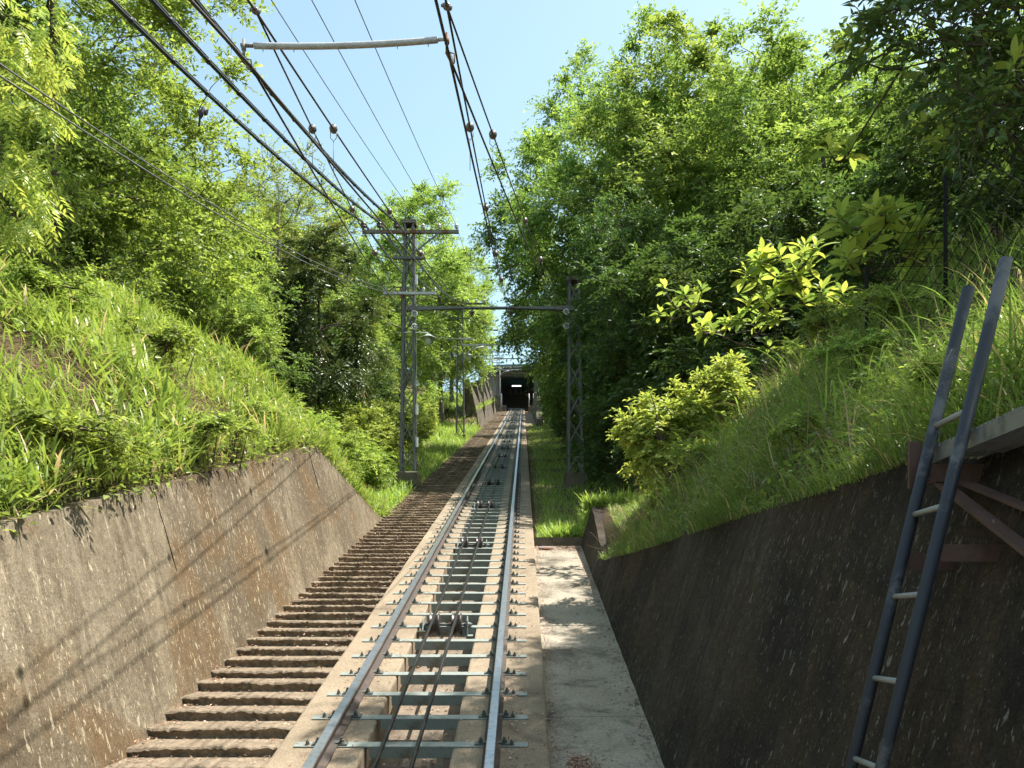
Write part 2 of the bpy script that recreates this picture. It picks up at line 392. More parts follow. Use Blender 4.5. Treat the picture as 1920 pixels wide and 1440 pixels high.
# ------------------------------------------------------------------ track: slab with trench, ties, rails
XC = -0.735
TL, TR = XC - 1.067/2, XC + 1.067/2
tys = list(np.arange(2, 92.4, 1.0))
def sweep(profile, ys, dz=0.0, jit=0.0):
    """sweep an (X, z) profile, z relative to the rail heads, along the track"""
    m = MB(); n = len(profile); vs = []
    for y in ys:
        for (x, z) in profile:
            vs.append((x + random.uniform(-jit, jit), y, float(zt(y)) + z + dz + random.uniform(-jit, jit)))
    fs = [(i*n+k, i*n+(k+1) % n, (i+1)*n+(k+1) % n, (i+1)*n+k) for i in range(len(ys)-1) for k in range(n)]
    fs += [tuple(range(n-1, -1, -1)), tuple(range((len(ys)-1)*n, len(ys)*n))]
    m.add(vs, fs); return m
track = thing('railway_track', 'funicular track with two rails on a concrete bed climbing to the station', 'railway track', (XC, 4, float(zt(4))))
def bevel_prof(x0, x1, zb, ztp, b):
    return [(x0, zb), (x1, zb), (x1, ztp - b), (x1 - b*0.3, ztp - b*0.3), (x1 - b, ztp), (x0 + b, ztp), (x0 + b*0.3, ztp - b*0.3), (x0, ztp - b)]
sweep(bevel_prof(-1.61, -1.035, -0.7, -0.125, 0.018), list(np.arange(2, 92.4, 0.25)), jit=0.0022).build('concrete_beam', M_slab, track)
sweep(bevel_prof(-0.465, 0.17, -0.7, -0.125, 0.018), list(np.arange(2, 92.4, 0.25)), jit=0.0022).build('concrete_beam', M_slab, track)
sweep([(-1.04, -0.75), (-0.46, -0.75), (-0.46, -0.47), (-1.04, -0.47)], tys).build('trench_floor', M_trench, track)
fl = []
for X in (TL, TR):
    sweep([(X-0.056, -0.113), (X+0.056, -0.113), (X+0.056, -0.104), (X+0.010, -0.088), (X+0.009, -0.040), (X+0.030, -0.030), (X+0.030, -0.0085),
           (X-0.030, -0.0085), (X-0.030, -0.030), (X-0.009, -0.040), (X-0.010, -0.088), (X-0.056, -0.104)], list(np.arange(2, 92.4, 0.5))).build('rail', M_rail, track)
    r = [o for o in track.children if o.name.startswith('rail')][-1]
    h = sweep([(X-0.0305, -0.016), (X+0.0305, -0.016), (X+0.0305, -0.004), (X+0.026, 0.0), (X-0.026, 0.0), (X-0.0305, -0.004)], list(np.arange(2, 92.4, 0.5)))
    h.build('rail_head', M_head, r)

# one tie: steel angle, top flange on the beams, web facing down the slope; meshes shared
SL = math.atan(0.277)
Mslope = Matrix.Rotation(SL, 4, 'X')
m = MB()
m.box((-0.765, 0.0, -0.010), (0.765, 0.078, -0.0005), Mslope)
m.box((-0.272, 0.0, -0.085), (0.272, 0.009, -0.0105), Mslope)
tie_me = m.mesh('tie', mat=M_tie)
def clip_mesh(side):
    m = MB()
    m.box((-0.035, 0.012, 0.000), (0.05, 0.062, 0.010), Mslope)
    m.box((-0.060, 0.015, 0.008), (0.00, 0.058, 0.019), Mslope)
    m.lathe([(0.020, 0.010), (0.020, 0.016), (0.015, 0.017), (0.015, 0.034), (0.009, 0.035), (0.009, 0.050)], Mslope @ Vector((0.012, 0.037, 0)), Mslope @ Vector((0, 0, 1)), 6)
    me = m.mesh('rail_clip', mat=M_bolt)
    if side < 0: me.transform(Matrix.Scale(-1, 4, (1, 0, 0))); me.flip_normals()
    return me
clip_r, clip_l = clip_mesh(1), clip_mesh(-1)
m = MB(); m.lathe([(0.017, 0.0), (0.017, 0.005), (0.013, 0.006), (0.013, 0.022), (0.007, 0.023), (0.007, 0.034)], Mslope @ Vector((0, 0.035, 0)), Mslope @ Vector((0, 0, 1)), 6)
bolt_me = m.mesh('anchor_bolt', mat=M_bolt)
# far tie with its clips in one mesh
mf = MB(); mf.v = [tuple(v_.co) for v_ in tie_me.vertices]; mf.f = [tuple(p.vertices) for p in tie_me.polygons]; mf.sm = [False] * len(mf.f)
for xx in (TL - XC - 0.09, TL - XC + 0.09, TR - XC - 0.09, TR - XC + 0.09):
    mf.box((xx - 0.035, 0.01, 0.0), (xx + 0.035, 0.06, 0.04), Mslope)
tie_far = mf.mesh('tie_far', mat=M_tie)
TIES = list(np.arange(5.57 - 0.4725 * 4, 92.5, 0.4725))
for i, y in enumerate(TIES):
    near = y < 24
    o = bpy.data.objects.new('tie', tie_me if near else tie_far); link(o, track)
    base = Vector((XC, y, float(zt(y)) - 0.1135))
    o.location = base - WLOC[track.name]
    if near:
        for xx, me in ((TL-XC-0.066, clip_l), (TL-XC+0.066, clip_r), (TR-XC-0.066, clip_l), (TR-XC+0.066, clip_r)):
            c_ = bpy.data.objects.new('rail_clip', me); link(c_, o); c_.location = (xx, random.uniform(-0.004, 0.004), 0)
        for xx in (-0.68, 0.66):
            c_ = bpy.data.objects.new('anchor_bolt', bolt_me); link(c_, o); c_.location = (xx, random.uniform(-0.006, 0.006), 0)

# haul ropes
ROPES = []
ORD = ['left', 'right']
for i, X in enumerate((-0.872, -0.655)):
    pts = [(X, y, float(zt(y)) + 0.005) for y in np.arange(2, 92.1, 0.6)]
    o = MB().tube(pts, 0.0145, 8).build('haul_rope', M_rope, origin=(X, 4, float(zt(4))))
    tag(o, 'dark greased haul rope running between the rails, the %s of the two' % ORD[i], 'cable', 'haul ropes between the rails')

# rope pulleys
def pulley_meshes():
    W = MB()
    W.lathe([(0.02, -0.052), (0.082, -0.052), (0.112, -0.046), (0.114, -0.040), (0.086, -0.018), (0.080, 0.0), (0.086, 0.018), (0.114, 0.040), (0.112, 0.046), (0.082, 0.052), (0.02, 0.052)], (0, 0, 0), (1, 0, 0), 26)
    A = MB(); A.tube([(-0.26, 0, 0), (0.26, 0, 0)], 0.014, 8)
    B = MB(); B.add([(0, -0.10, -0.09), (0, 0.10, -0.09), (0, 0.05, 0.05), (0, 0.0, 0.09), (0, -0.05, 0.05)], [(0, 1, 2, 3, 4)])
    vs = B.v; n = 5
    B2 = MB(); B2.add([(x - 0.005, y, z) for x, y, z in vs] + [(x + 0.005, y, z) for x, y, z in vs], [(4, 3, 2, 1, 0), (5, 6, 7, 8, 9)] + [(i, (i+1) % n, n+(i+1) % n, n+i) for i in range(n)])
    B2.box((-0.03, -0.10, -0.098), (0.055, 0.10, -0.088)); B2.lathe([(0.022, -0.02), (0.022, 0.03), (0.012, 0.032)], (0, 0, 0), (1, 0, 0), 8)
    return W.mesh('wheel', mat=M_wheel), A.mesh('axle', mat=M_bolt), B2.mesh('bracket', mat=M_tie)
pw, pa, pb = pulley_meshes()
NTH = ['nearest', 'second', 'third', 'fourth', 'fifth', 'sixth', 'seventh', 'eighth', 'ninth', 'tenth', 'eleventh', 'twelfth', 'thirteenth', 'fourteenth', 'fifteenth', 'sixteenth', 'seventeenth', 'eighteenth', 'nineteenth']
for k in range(19):
    y = 8.42 + 4.39 * k
    lab = ('pair of grooved iron rope wheels between the rails, %s from the viewer' % NTH[k]) if k < 7 else ('small pair of rope wheels high up the track, %s from the viewer' % NTH[k])
    p = thing('rope_pulley', lab, 'pulley', (-0.763, y, float(zt(y)) - 0.103), 'rope pulleys between the rails' if k < 7 else 'distant rope pulleys near the station')
    for nm, me, x in (('wheel', pw, -0.11), ('wheel', pw, 0.108), ('axle', pa, 0), ('bracket', pb, -0.215), ('bracket', pb, 0.215)):
        o = bpy.data.objects.new(nm, me); link(o, p); o.location = (x, 0, 0.0115 + (0 if nm != 'bracket' else 0.0))
        if nm == 'bracket' : o.rotation_euler = (SL, 0, 0 if x > 0 else math.pi)

# ------------------------------------------------------------------ stairway
def step_mesh(seed):
    r = random.Random(seed); nx = 44; wv = [r.uniform(-1, 1) for _ in range(8)]
    def wv_f(x, k): return 0.5 * math.sin(x * 3.1 + wv[k] * 9) + 0.3 * math.sin(x * 7.3 + wv[k+1] * 9) + 0.25 * math.sin(x * 17 + wv[k+2] * 9)
    rings = []
    for i in range(nx + 1):
        x = i / nx * 1.0
        cd = 0.007 * wv_f(x, 0) + r.uniform(-0.007, 0.007); cz = 0.006 * wv_f(x, 3) + r.uniform(-0.007, 0.004)
        bz = 0.006 + 0.010 * abs(wv_f(x, 2)) + r.uniform(0, 0.010)
        rings.append([(x, 0.36, -0.30), (x, 0.035 + cd, -0.30), (x, 0.022 + cd * 1.1 + r.uniform(0, 0.012), -0.055 + r.uniform(-0.012, 0.012)), (x, 0.0 + cd, -bz + cz),
                      (x, bz * 0.8 + cd, cz - 0.002), (x, 0.11, 0.006 + cz * 0.5 + r.uniform(-0.004, 0.004)), (x, 0.36, 0.014)])
    n = 7; m = MB()
    m.add([p for rg in rings for p in rg], [(i*n+k, i*n+(k+1) % n, (i+1)*n+(k+1) % n, (i+1)*n+k) for i in range(nx) for k in range(n)] + [tuple(range(n-1, -1, -1)), tuple(range(nx*n, (nx+1)*n))])
    return m.mesh('step', mat=M_step)
smesh = [step_mesh(s) for s in range(18)]
stair = thing('stone_stairway', 'long flight of rough brown steps beside the track', 'stairway', (-2.1, 4, float(zt(4)) - 0.2))
sy = list(np.arange(5.321 - 0.309 * 5, 91.5, 0.309))
for i, y in enumerate(sy[:300]):
    o = bpy.data.objects.new('step', smesh[random.randrange(18)]); link(o, stair)
    xw = -2.665; flip = random.random() < 0.5
    sc = 1.062
    o.location = Vector((xw + (sc if flip else 0), y + random.uniform(-0.008, 0.008), float(zt(y)) - 0.135 + random.uniform(-0.008, 0.006))) - WLOC[stair.name]
    o.scale = (-sc if flip else sc, 1, 1)

# ------------------------------------------------------------------ retaining walls
def wall_mesh(ys, xbase, dirx, batter, hf, zoff, thick=0.32, zdown=0.45, coping=0.0):
    """battered wall whose face leans away from the track"""
    m = MB(); vs = []; nv = 7
    for y in ys:
        zb = float(zt(y)) + zoff; h = max(float(hf(y)) + random.uniform(-0.018, 0.012), 0.03)
        for j in range(nv + 1):
            f = j / nv; z = zb - zdown + (h + zdown) * f; hh = max(z - zb, -zdown)
            vs.append((xbase + dirx * batter * hh + random.uniform(-0.004, 0.004), y, z))
        vs.append((xbase + dirx * (batter * h + thick), y, zb + h))
        vs.append((xbase + dirx * (batter * h + thick), y, zb - zdown))
    n = nv + 3
    if dirx < 0: q = lambda a_, b_, c_, d_: (a_, b_, c_, d_)
    else: q = lambda a_, b_, c_, d_: (d_, c_, b_, a_)
    fs = [q(i*n+k, i*n+(k+1) % n, (i+1)*n+(k+1) % n, (i+1)*n+k) for i in range(len(ys)-1) for k in range(n)]
    fs += [tuple(range(n)), tuple(range(len(ys)*n-1, (len(ys)-1)*n-1, -1))]
    m.add(vs, fs); return m
ysL = list(np.arange(-2, 12.3, 0.3)) + [12.35] + list(np.arange(12.6, 15.9, 0.3)) + [15.95]
o = wall_mesh(ysL, -2.62, -1, 0.25, hL, -0.17).build('retaining_wall', M_wallL, origin=(-2.8, 6, -0.7))
tag(o, 'sunlit stained concrete retaining wall leaning back beside the steps', 'wall')
M_joint = plain('open_joint', (0.02, 0.017, 0.014), 1.0, 0, 0.05)
for yj, v0, v1 in ((12.0, 0.95, 1.55), (7.0, 0.9, 1.58), (3.6, 0.3, 1.5)):
    q0 = Vector((-2.62 - 0.25 * v0 + 0.004, yj, float(zt(yj)) - 0.17 + v0)); q1 = Vector((-2.62 - 0.25 * v1 + 0.004, yj - 0.05, float(zt(yj)) - 0.17 + v1))
    nn = Vector((1, 0, 0.25)).normalized() * 0.004
    mj = MB(); k_ = 9; pts = []
    for i in range(k_ + 1):
        f = i / k_; p = q0.lerp(q1, f) + Vector((0, random.uniform(-0.008, 0.008), 0)); wj = 0.003 * math.sin(math.pi * min(1, f * 1.3 + 0.1) * 0.8) + 0.001
        pts += [p + Vector((0, -wj, 0)), p + Vector((0, wj, 0)), p + Vector((-0.02, wj, -0.005)), p + Vector((-0.02, -wj, -0.005))]
    mj.add(pts, [(i*4+a_, i*4+(a_+1) % 4, i*4+4+(a_+1) % 4, i*4+4+a_) for i in range(k_) for a_ in range(4)] + [(3, 2, 1, 0), tuple(range(k_*4, k_*4+4))])
    mj.build('joint', M_joint, o)
ysR = list(np.arange(-2, 10.5, 0.3)) + [10.6, 11.1] + list(np.arange(11.4, 13.7, 0.3)) + [13.75]
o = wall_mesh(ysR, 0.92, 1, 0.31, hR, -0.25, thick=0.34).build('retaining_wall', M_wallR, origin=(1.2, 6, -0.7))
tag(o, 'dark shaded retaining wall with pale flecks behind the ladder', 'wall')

# walkway on the right
walk = sweep([(0.172, -0.75), (0.95, -0.75), (0.95, -0.275), (0.172, -0.275)], list(np.arange(1, 13.76, 0.5))).build('walkway', M_pier, origin=(0.5, 8, 0))
tag(walk, 'narrow concrete walkway between the track and the dark wall', None, kind='structure')
for a_, b_ in ((1.0, 3.97), (3.985, 6.43), (6.445, 8.95), (8.965, 11.4), (11.415, 13.6)):
    sweep([(0.176, -0.272), (0.946, -0.272), (0.946, -0.245), (0.176, -0.25)], list(np.linspace(a_, b_, 10)), jit=0.003).build('panel', M_walk, walk)
m = MB(); m.box((0.175, 13.6, float(zt(13.7)) - 0.6), (1.02, 13.85, float(zt(13.7)) - 0.135))
for _ in range(1): pass
o = m.build('kerb', M_pier, origin=(0.6, 13.7, 1.3)); tag(o, 'low concrete kerb closing the upper end of the walkway', 'kerb')
# rusty disc lying at the walkway end
m = MB(); m.lathe([(0.02, 0), (0.11, 0), (0.12, 0.008), (0.11, 0.016), (0.03, 0.022)], (0.36, 13.35, float(zt(13.35)) - 0.235), (0, -0.27, 1), 20)
o = m.build('rusty_disc', M_rusty, origin=(0.36, 13.35, float(zt(13.35)) - 0.24)); tag(o, 'small rusty disc lying in leaves at the walkway end', 'disc')

# upper retaining walls near the station
seg = [(53.5, 60.6), (60.8, 67.5), (67.7, 75.0), (75.2, 83.0), (83.2, 91.8)]
LB = ['lowest of the five stepped walls left of the upper steps', 'second of the five stepped walls left of the upper steps', 'middle one of the five stepped walls left of the upper steps', 'fourth of the five stepped walls left of the upper steps', 'topmost stepped wall left of the steps against the station']
for k, (a_, b_) in enumerate(seg):
    zt_top = float(zt(b_)) + 0.9
    hf = lambda y, T=zt_top: T - (float(zt(y)) - 0.17)
    o = wall_mesh(list(np.linspace(a_, b_, 8)), -2.70 - 0.02 * k, -1, 0.22, hf, -0.17, thick=0.4).build('stepped_wall', M_pier, origin=(-2.9, a_, float(zt(a_))))
    tag(o, LB[k], 'wall', 'stepped retaining walls below the station')
hf = lambda y: 0.5 + 1.6 * float(sst(58, 72, y))
o = wall_mesh(list(np.arange(57, 92, 2.5)), 0.85, 1, 0.15, hf, -0.2, thick=0.4).build('retaining_wall', M_pier, origin=(1.0, 70, float(zt(70))))
tag(o, 'dark far retaining wall right of the upper track', 'wall')
up = sweep([(0.172, -0.75), (0.88, -0.75), (0.88, -0.2), (0.172, -0.2)], list(np.arange(56, 92, 1.0))).build('upper_path', M_step, origin=(0.5, 70, 0))
tag(up, 'concrete path beside the upper track', None, kind='structure')

# ------------------------------------------------------------------ lattice masts
def lattice(name, label, X, Y, zb, ztop, w0, w1, npan, group, arms, cap=True, foot=(0.27, 0.6), leanx=0.0, braces_all=True):
    t = thing(name, label, 'mast', (X, Y, zb - foot[1]), group)
    m = MB(); f = foot[0]
    m.add([(X-f-.02, Y-f-.02, zb-foot[1]-0.5), (X+f+.02, Y-f-.02, zb-foot[1]-0.5), (X+f+.02, Y+f+.02, zb-foot[1]-0.5), (X-f-.02, Y+f+.02, zb-foot[1]-0.5),
           (X-f, Y-f, zb-0.03), (X+f, Y-f, zb-0.03), (X+f, Y+f, zb-0.03), (X-f, Y+f, zb-0.03),
           (X-f+.03, Y-f+.03, zb), (X+f-.03, Y-f+.03, zb), (X+f-.03, Y+f-.03, zb), (X-f+.03, Y+f-.03, zb)],
          [(0,1,5,4),(1,2,6,5),(2,3,7,6),(3,0,4,7),(4,5,9,8),(5,6,10,9),(6,7,11,10),(7,4,8,11),(8,9,10,11),(3,2,1,0)])
    m.build('footing', M_pier, t)
    H = ztop - zb
    def half(z): return 0.5 * (w0 + (w1 - w0) * (z - zb) / H)
    def cor(sx, sy_, z): h = half(z); return Vector((X + sx*h + leanx * (z-zb), Y + sy_*h, z))
    for sx in (-1, 1):
        for s2 in (-1, 1):
            MB().angle(cor(sx, s2, zb - 0.02), cor(sx, s2, ztop), 0.052, 0.007, (-sx, 0, 0), (0, -s2, 0)).build('leg', M_lat, t)
    zs = [zb + H * i / npan for i in range(npan + 1)]
    for i in range(npan):
        z0, z1 = zs[i] + 0.01, zs[i+1] - 0.01
        for (c0, c1) in (((-1, -1), (1, -1)), ((-1, 1), (1, 1)), ((-1, -1), (-1, 1)), ((1, -1), (1, 1))):
            if c0[1] == c1[1]: off = Vector((0, 0.010 * c0[1], 0)); up = (0, 1, 0)
            else: off = Vector((0.010 * c0[0], 0, 0)); up = (1, 0, 0)
            a0, b1 = cor(*c0, z0), cor(*c1, z1); b0, a1 = cor(*c1, z0), cor(*c0, z1)
            MB().bar(a0 + off, b1 + off, 0.027, 0.005, up).build('brace', M_lat, t)
            if npan < 8 or c0[1] == c1[1]:
                MB().bar(b0 + off * 1.9, a1 + off * 1.9, 0.027, 0.005, up).build('brace', M_lat, t)
    if cap:
        m = MB(); h = half(ztop) + 0.02; xx = X + leanx * H
        for (p, q) in (((-h, -h), (h, -h)), ((h, -h), (h, h)), ((h, h), (-h, h)), ((-h, h), (-h, -h))):
            m.bar((xx + p[0], Y + p[1], ztop), (xx + q[0], Y + q[1], ztop), 0.05, 0.05)
        m.box((xx - h - 0.03, Y - h - 0.03, ztop + 0.027), (xx + h + 0.03, Y + h + 0.03, ztop + 0.05)); m.build('cap_frame', M_rusty, t)
    for (x0, x1, z, hgt, mat, name_) in arms:
        MB().box((x0, Y - half(z) - 0.085, z - hgt/2), (x1, Y - half(z) - 0.012, z + hgt/2)).build(name_, mat, t)
    return t, half

def insulator(t, x, y, z, black=False, s=1.0):
    m = MB(); m.lathe([(0.012, 0), (0.012, 0.05), (0.045, 0.055), (0.05, 0.075), (0.03, 0.085), (0.055, 0.10), (0.05, 0.125), (0.02, 0.14), (0.02, 0.165)], (x, y, z), (0, 0, 1), 12)
    if s != 1.0: m.v = [(x + (p[0]-x)*s, y + (p[1]-y)*s, z + (p[2]-z)*s) for p in m.v]
    return m.build('insulator', M_ball if black else M_porc, t)

def zz(py, Y): return (HY - py) / F * Y
def xx_(px, Y): return (px - HX) / F * Y
Y1 = 21.0
X1 = -2.83
arms = [(-3.92, -1.57, zz(441, Y1), 0.075, M_rusty, 'crossarm'), (xx_(739, Y1), xx_(799, Y1), zz(490, Y1), 0.055, M_lat, 'crossarm'), (xx_(722, Y1), xx_(819, Y1), zz(556, Y1), 0.06, M_bar, 'crossarm')]
T1, hf1 = lattice('lattice_mast', 'tall lattice mast with three crossarms left of the steps, nearest of its row', X1, Y1, zz(887, Y1), zz(421, Y1), 0.39, 0.25, 9, 'lattice masts along the left side', arms, foot=(0.27, 0.55), leanx=0.006)
ya = Y1 - hf1(zz(441, Y1)) - 0.05
BX = [xx_(p, Y1) for p in (684, 714, 745)]; WX = [xx_(p, Y1) for p in (795, 825, 857)]
for x in BX: insulator(T1, x, ya, zz(441, Y1) + 0.037, True, 1.35)
for x in WX: insulator(T1, x, ya, zz(441, Y1) + 0.037)
for px in (743, 795): insulator(T1, xx_(px, Y1), ya, zz(490, Y1) + 0.028, False, 0.7)
for px in (724, 742, 796, 817): insulator(T1, xx_(px, Y1), ya, zz(556, Y1) + 0.03, False, 0.75)
for (pa_, pb_) in (((716, 445), (758, 484)), ((824, 445), (778, 482))):
    MB().bar((xx_(pa_[0], Y1), ya - 0.05, zz(pa_[1], Y1)), (xx_(pb_[0], Y1), ya - 0.05, zz(pb_[1], Y1)), 0.04, 0.012, (0, 1, 0)).build('arm_strut', M_lat, T1)
MB().box((xx_(752, Y1), Y1 - 0.22, zz(563, Y1)), (xx_(758, Y1), Y1 - 0.10, zz(547, Y1))).build('junction_box', M_rusty, T1)
for px, py in ((782, 466), (782, 530), (783, 772), (783, 832)):
    MB().box((xx_(px - 1.5, Y1), Y1 - 0.21, zz(py + 9, Y1)), (xx_(px + 2.5, Y1), Y1 - 0.15, zz(py - 9, Y1))).build('pole_marker', M_white, T1)
# right-hand mast of the portal
X2 = 1.28
T2, hf2 = lattice('lattice_mast', 'lattice mast half buried in leaves right of the track', X2, Y1, zz(889, Y1), zz(528, Y1), 0.39, 0.27, 7, 'portal masts', [], foot=(0.27, 0.75), leanx=-0.008)
# portal beam between the two masts
zb_ = zz(586, Y1); yb = Y1 - 0.26
pb_t = thing('portal_beam', 'grey steel beam spanning the track between the two nearest masts', 'beam', (XC, yb, zb_))
m = MB(); n = 16; vs = []
for i in range(n + 1):
    f = i / n; x = X1 + 0.0 + (X2 - X1) * f; d = 0.04 + 0.075 * max(0, abs(f - 0.5) * 2 - 0.35) / 0.65
    zc = zb_ + 0.012 * (1 - (2*f - 1)**2)
    vs += [(x, yb - 0.05, zc - d/2), (x, yb + 0.05, zc - d/2), (x, yb + 0.05, zc + d/2), (x, yb - 0.05, zc + d/2)]
m.add(vs, [(i*4+k, i*4+(k+1) % 4, (i+1)*4+(k+1) % 4, (i+1)*4+k) for i in range(n) for k in range(4)] + [(3,2,1,0), tuple(range(n*4, n*4+4))])
m.build('beam', M_lat, pb_t)
for x in (-1.25, -0.315):
    MB().lathe([(0.02, 0.03), (0.02, -0.04), (0.07, -0.05), (0.07, -0.07), (0.03, -0.08), (0.05, -0.12), (0.015, -0.13), (0.015, -0.17)], (x, yb, zb_ - 0.03), (0, 0, 1), 10).build('hanger', M_ball, pb_t)
# ring insulators on both masts
RINGS = {}
for nm, px, py, tt, sgn in (('a', 777, 588, T1, 1), ('b', 777, 613, T1, 1), ('c', 1062, 585, T2, -1), ('d', 1062, 611, T2, -1)):
    y = Y1 - 0.36; p = Vector((xx_(px, y), y, zz(py, y))); RINGS[nm] = p
    m = MB(); m.tube([p + Vector((math.cos(a0) * 0.062, 0.02 * math.cos(a0), math.sin(a0) * 0.062)) for a0 in np.linspace(0, 2 * math.pi, 19)], 0.020, 7); m.ball(p, 0.022, 8)
    m.tube([p + Vector((-0.06, 0, 0)), p + Vector((0.06, 0, 0))], 0.009, 6)
    m.tube([p, p + Vector((0, 0.28, 0))], 0.012, 6); m.build('disc_insulator', M_porc, tt)
# guy wire below the masts
def lamp(label, px, py, Y, xm, ym=None):
    p = at(px, py, Y); t = thing('pole_lamp', label, 'lamp', p, 'lamps on the masts')
    MB().lathe([(0.02, 0.10), (0.05, 0.09), (0.10, 0.05), (0.20, 0.0), (0.205, -0.012), (0.19, -0.010), (0.09, 0.025), (0.02, 0.03)], p, (0, 0, 1), 22).build('lamp_shade', M_lamp, t)
    MB().lathe([(0.085, 0.022), (0.09, 0.0), (0.082, -0.12), (0.05, -0.17), (0.01, -0.18)], p, (0, 0, 1), 16).build('lamp_glass', M_glass, t)
    MB().tube([p + Vector((0, 0, 0.09)), p + Vector((-0.02, 0, 0.13)), p + Vector((-0.10, 0, 0.135)), Vector((xm, p.y, p.z + 0.135))], 0.014, 6).build('bracket', M_lamp, t)
lamp('pale green enamel lamp hanging from the nearest mast', 803, 634, Y1 - 0.12, xx_(744, Y1))

def far_mast(k, px, Y, py_b, py_t, py_arm, label, armpx, footh, zlow):
    X = xx_(px, Y)
    ar = [(X - 1.05, X + 1.25, zz(py_arm[0], Y), 0.08, M_rusty, 'crossarm'), (X - 0.45, X + 0.5, zz(py_arm[1], Y), 0.06, M_lat, 'crossarm'), (X - 0.75, X + 0.65, zz(py_arm[2], Y), 0.06, M_bar, 'crossarm')]
    t, h = lattice('lattice_mast', label, X, Y, zz(py_b, Y), zz(py_t, Y), 0.42, 0.26, 8, 'lattice masts along the left side', ar, foot=(0.28, footh), leanx=0.0)
    y = Y - 0.2
    for dx in (-1.0, -0.62, -0.2): insulator(t, X + dx, y, zz(py_arm[0], Y) + 0.04, True, 1.35)
    for dx in (0.40, 0.8, 1.2): insulator(t, X + dx, y, zz(py_arm[0], Y) + 0.04)
    # cantilever over the track
    z = zz(py_arm[3], Y); m = MB()
    m.bar((X + 0.1, y, z), (armpx, y, z + 0.06), 0.07, 0.07)
    m.tube([(X + 0.17, y, z - 0.85), (X + 0.25, y, z - 0.45), (X + 0.6, y, z - 0.18), (X + 1.2, y, z - 0.05)], 0.035, 6)
    m.build('cantilever', M_bar, t)
    for x in (-1.2, -0.35):
        MB().lathe([(0.02, 0.0), (0.06, -0.06), (0.03, -0.10), (0.07, -0.14), (0.02, -0.24), (0.012, -0.3)], (x, y, z + 0.02), (0, 0, 1), 8).build('hanger', M_ball, t)
    return t, X
Y2, Y3, Y4, Y5 = 41.7, 62.4, 80.5, 89.0
far_mast(1, 863, Y2, 816, 563, (572, 600, 638, 650), 'second lattice mast up the slope with a lamp and a cantilever arm', -0.2, 0.45, 0)
far_mast(2, 902, Y3, 759, 615, (621, 638, 664, 675), 'third lattice mast up the slope standing on a wall pier', -0.15, 1.4, 0)
far_mast(3, 921, Y4, 748, 640, (644, 657, 668, 690), 'fourth lattice mast just below the station', -0.15, 1.4, 0)
far_mast(4, 934, Y5, 742, 657, (661, 672, 681, 695), 'farthest lattice mast in front of the station wall', -0.15, 1.2, 0)
lamp('small pale lamp on the second mast up the slope', 881, 668, Y2 - 0.1, xx_(861, Y2))
lamp('tiny lamp on the third mast near the station roof', 915, 690, Y3 - 0.1, xx_(902, Y3))

# ------------------------------------------------------------------ overhead wires
def wire(name, label, nodes, r, mat, sag=0.0, n=6, seg=14, group='overhead wires', cat='wire'):
    pts = []
    for i in range(len(nodes) - 1):
        a_, b_ = Vector(nodes[i]), Vector(nodes[i+1]); sg = sag[i] if hasattr(sag, '__len__') else sag
        for j in range(seg + (1 if i == len(nodes) - 2 else 0)):
            f = j / seg; p = a_.lerp(b_, f); p.z -= 4 * sg * f * (1 - f); pts.append(p)
    o = MB().tube(pts, r, n).build(name, mat, origin=nodes[0]); tag(o, label, cat, group); return o, pts
TOPS = [(Y1, zz(441, Y1)), (Y2, zz(572, Y2)), (Y3, zz(621, Y3)), (Y4, zz(644, Y4)), (Y5, zz(661, Y5))]
Z0 = TOPS[0][1] - 0.277 * 20.7
XM = {Y1: X1, Y2: xx_(863, Y2), Y3: xx_(902, Y3), Y4: xx_(921, Y4), Y5: xx_(934, Y5)}
LAB = ['thick black cable with ties, leftmost of the three on the crossarms', 'thick black cable with ties, middle of the three on the crossarms', 'thick black cable with ties, rightmost of the three on the crossarms']
for i in range(3):
    nodes = [(BX[i] - 0.02, 0.3, Z0 + 0.2)] + [(XM[Y] + (-1.07, -0.68, -0.27)[i] if Y != Y1 else BX[i], Y - 0.2, z + 0.22) for Y, z in TOPS]
    cb = thing('feeder_cable', LAB[i], 'cable', nodes[1], 'black feeder cables')
    pts = []
    for k in range(len(nodes) - 1):
        a_, b_ = Vector(nodes[k]), Vector(nodes[k+1])
        for j in range(20):
            f = j / 20; p = a_.lerp(b_, f); p.z -= 4 * (0.42 if k == 0 else 0.4) * f * (1 - f); pts.append(p)
    MB().tube(pts, 0.021, 8).build('cable', M_black, cb)
    MB().tube([p + Vector((0.012, 0, 0.030)) for p in pts], 0.008, 5).build('support_strand', M_wthin, cb)
    for k in range(3, 20):
        p, q = pts[k], pts[k+1]; d = (q - p).normalized()
        MB().tube([p - d * 0.03, p + d * 0.03], 0.029, 8).build('cable_tie', M_black, cb)
LAB = ['thin line wire to the left white insulator on the mast top', 'thin line wire to the middle white insulator on the mast top', 'thin line wire to the rightmost white insulator on the mast top']
for i in range(3):
    nodes = [(WX[i] - 0.02, 0.3, Z0 + 0.12)] + [((XM[Y] + (0.40, 0.8, 1.2)[i]) if Y != Y1 else WX[i], Y - 0.2, z + 0.15) for Y, z in TOPS]
    wire('line_wire', LAB[i], nodes, 0.0055, M_wthin, 0.22, 5)
za = zz(556, Y1) + 0.12
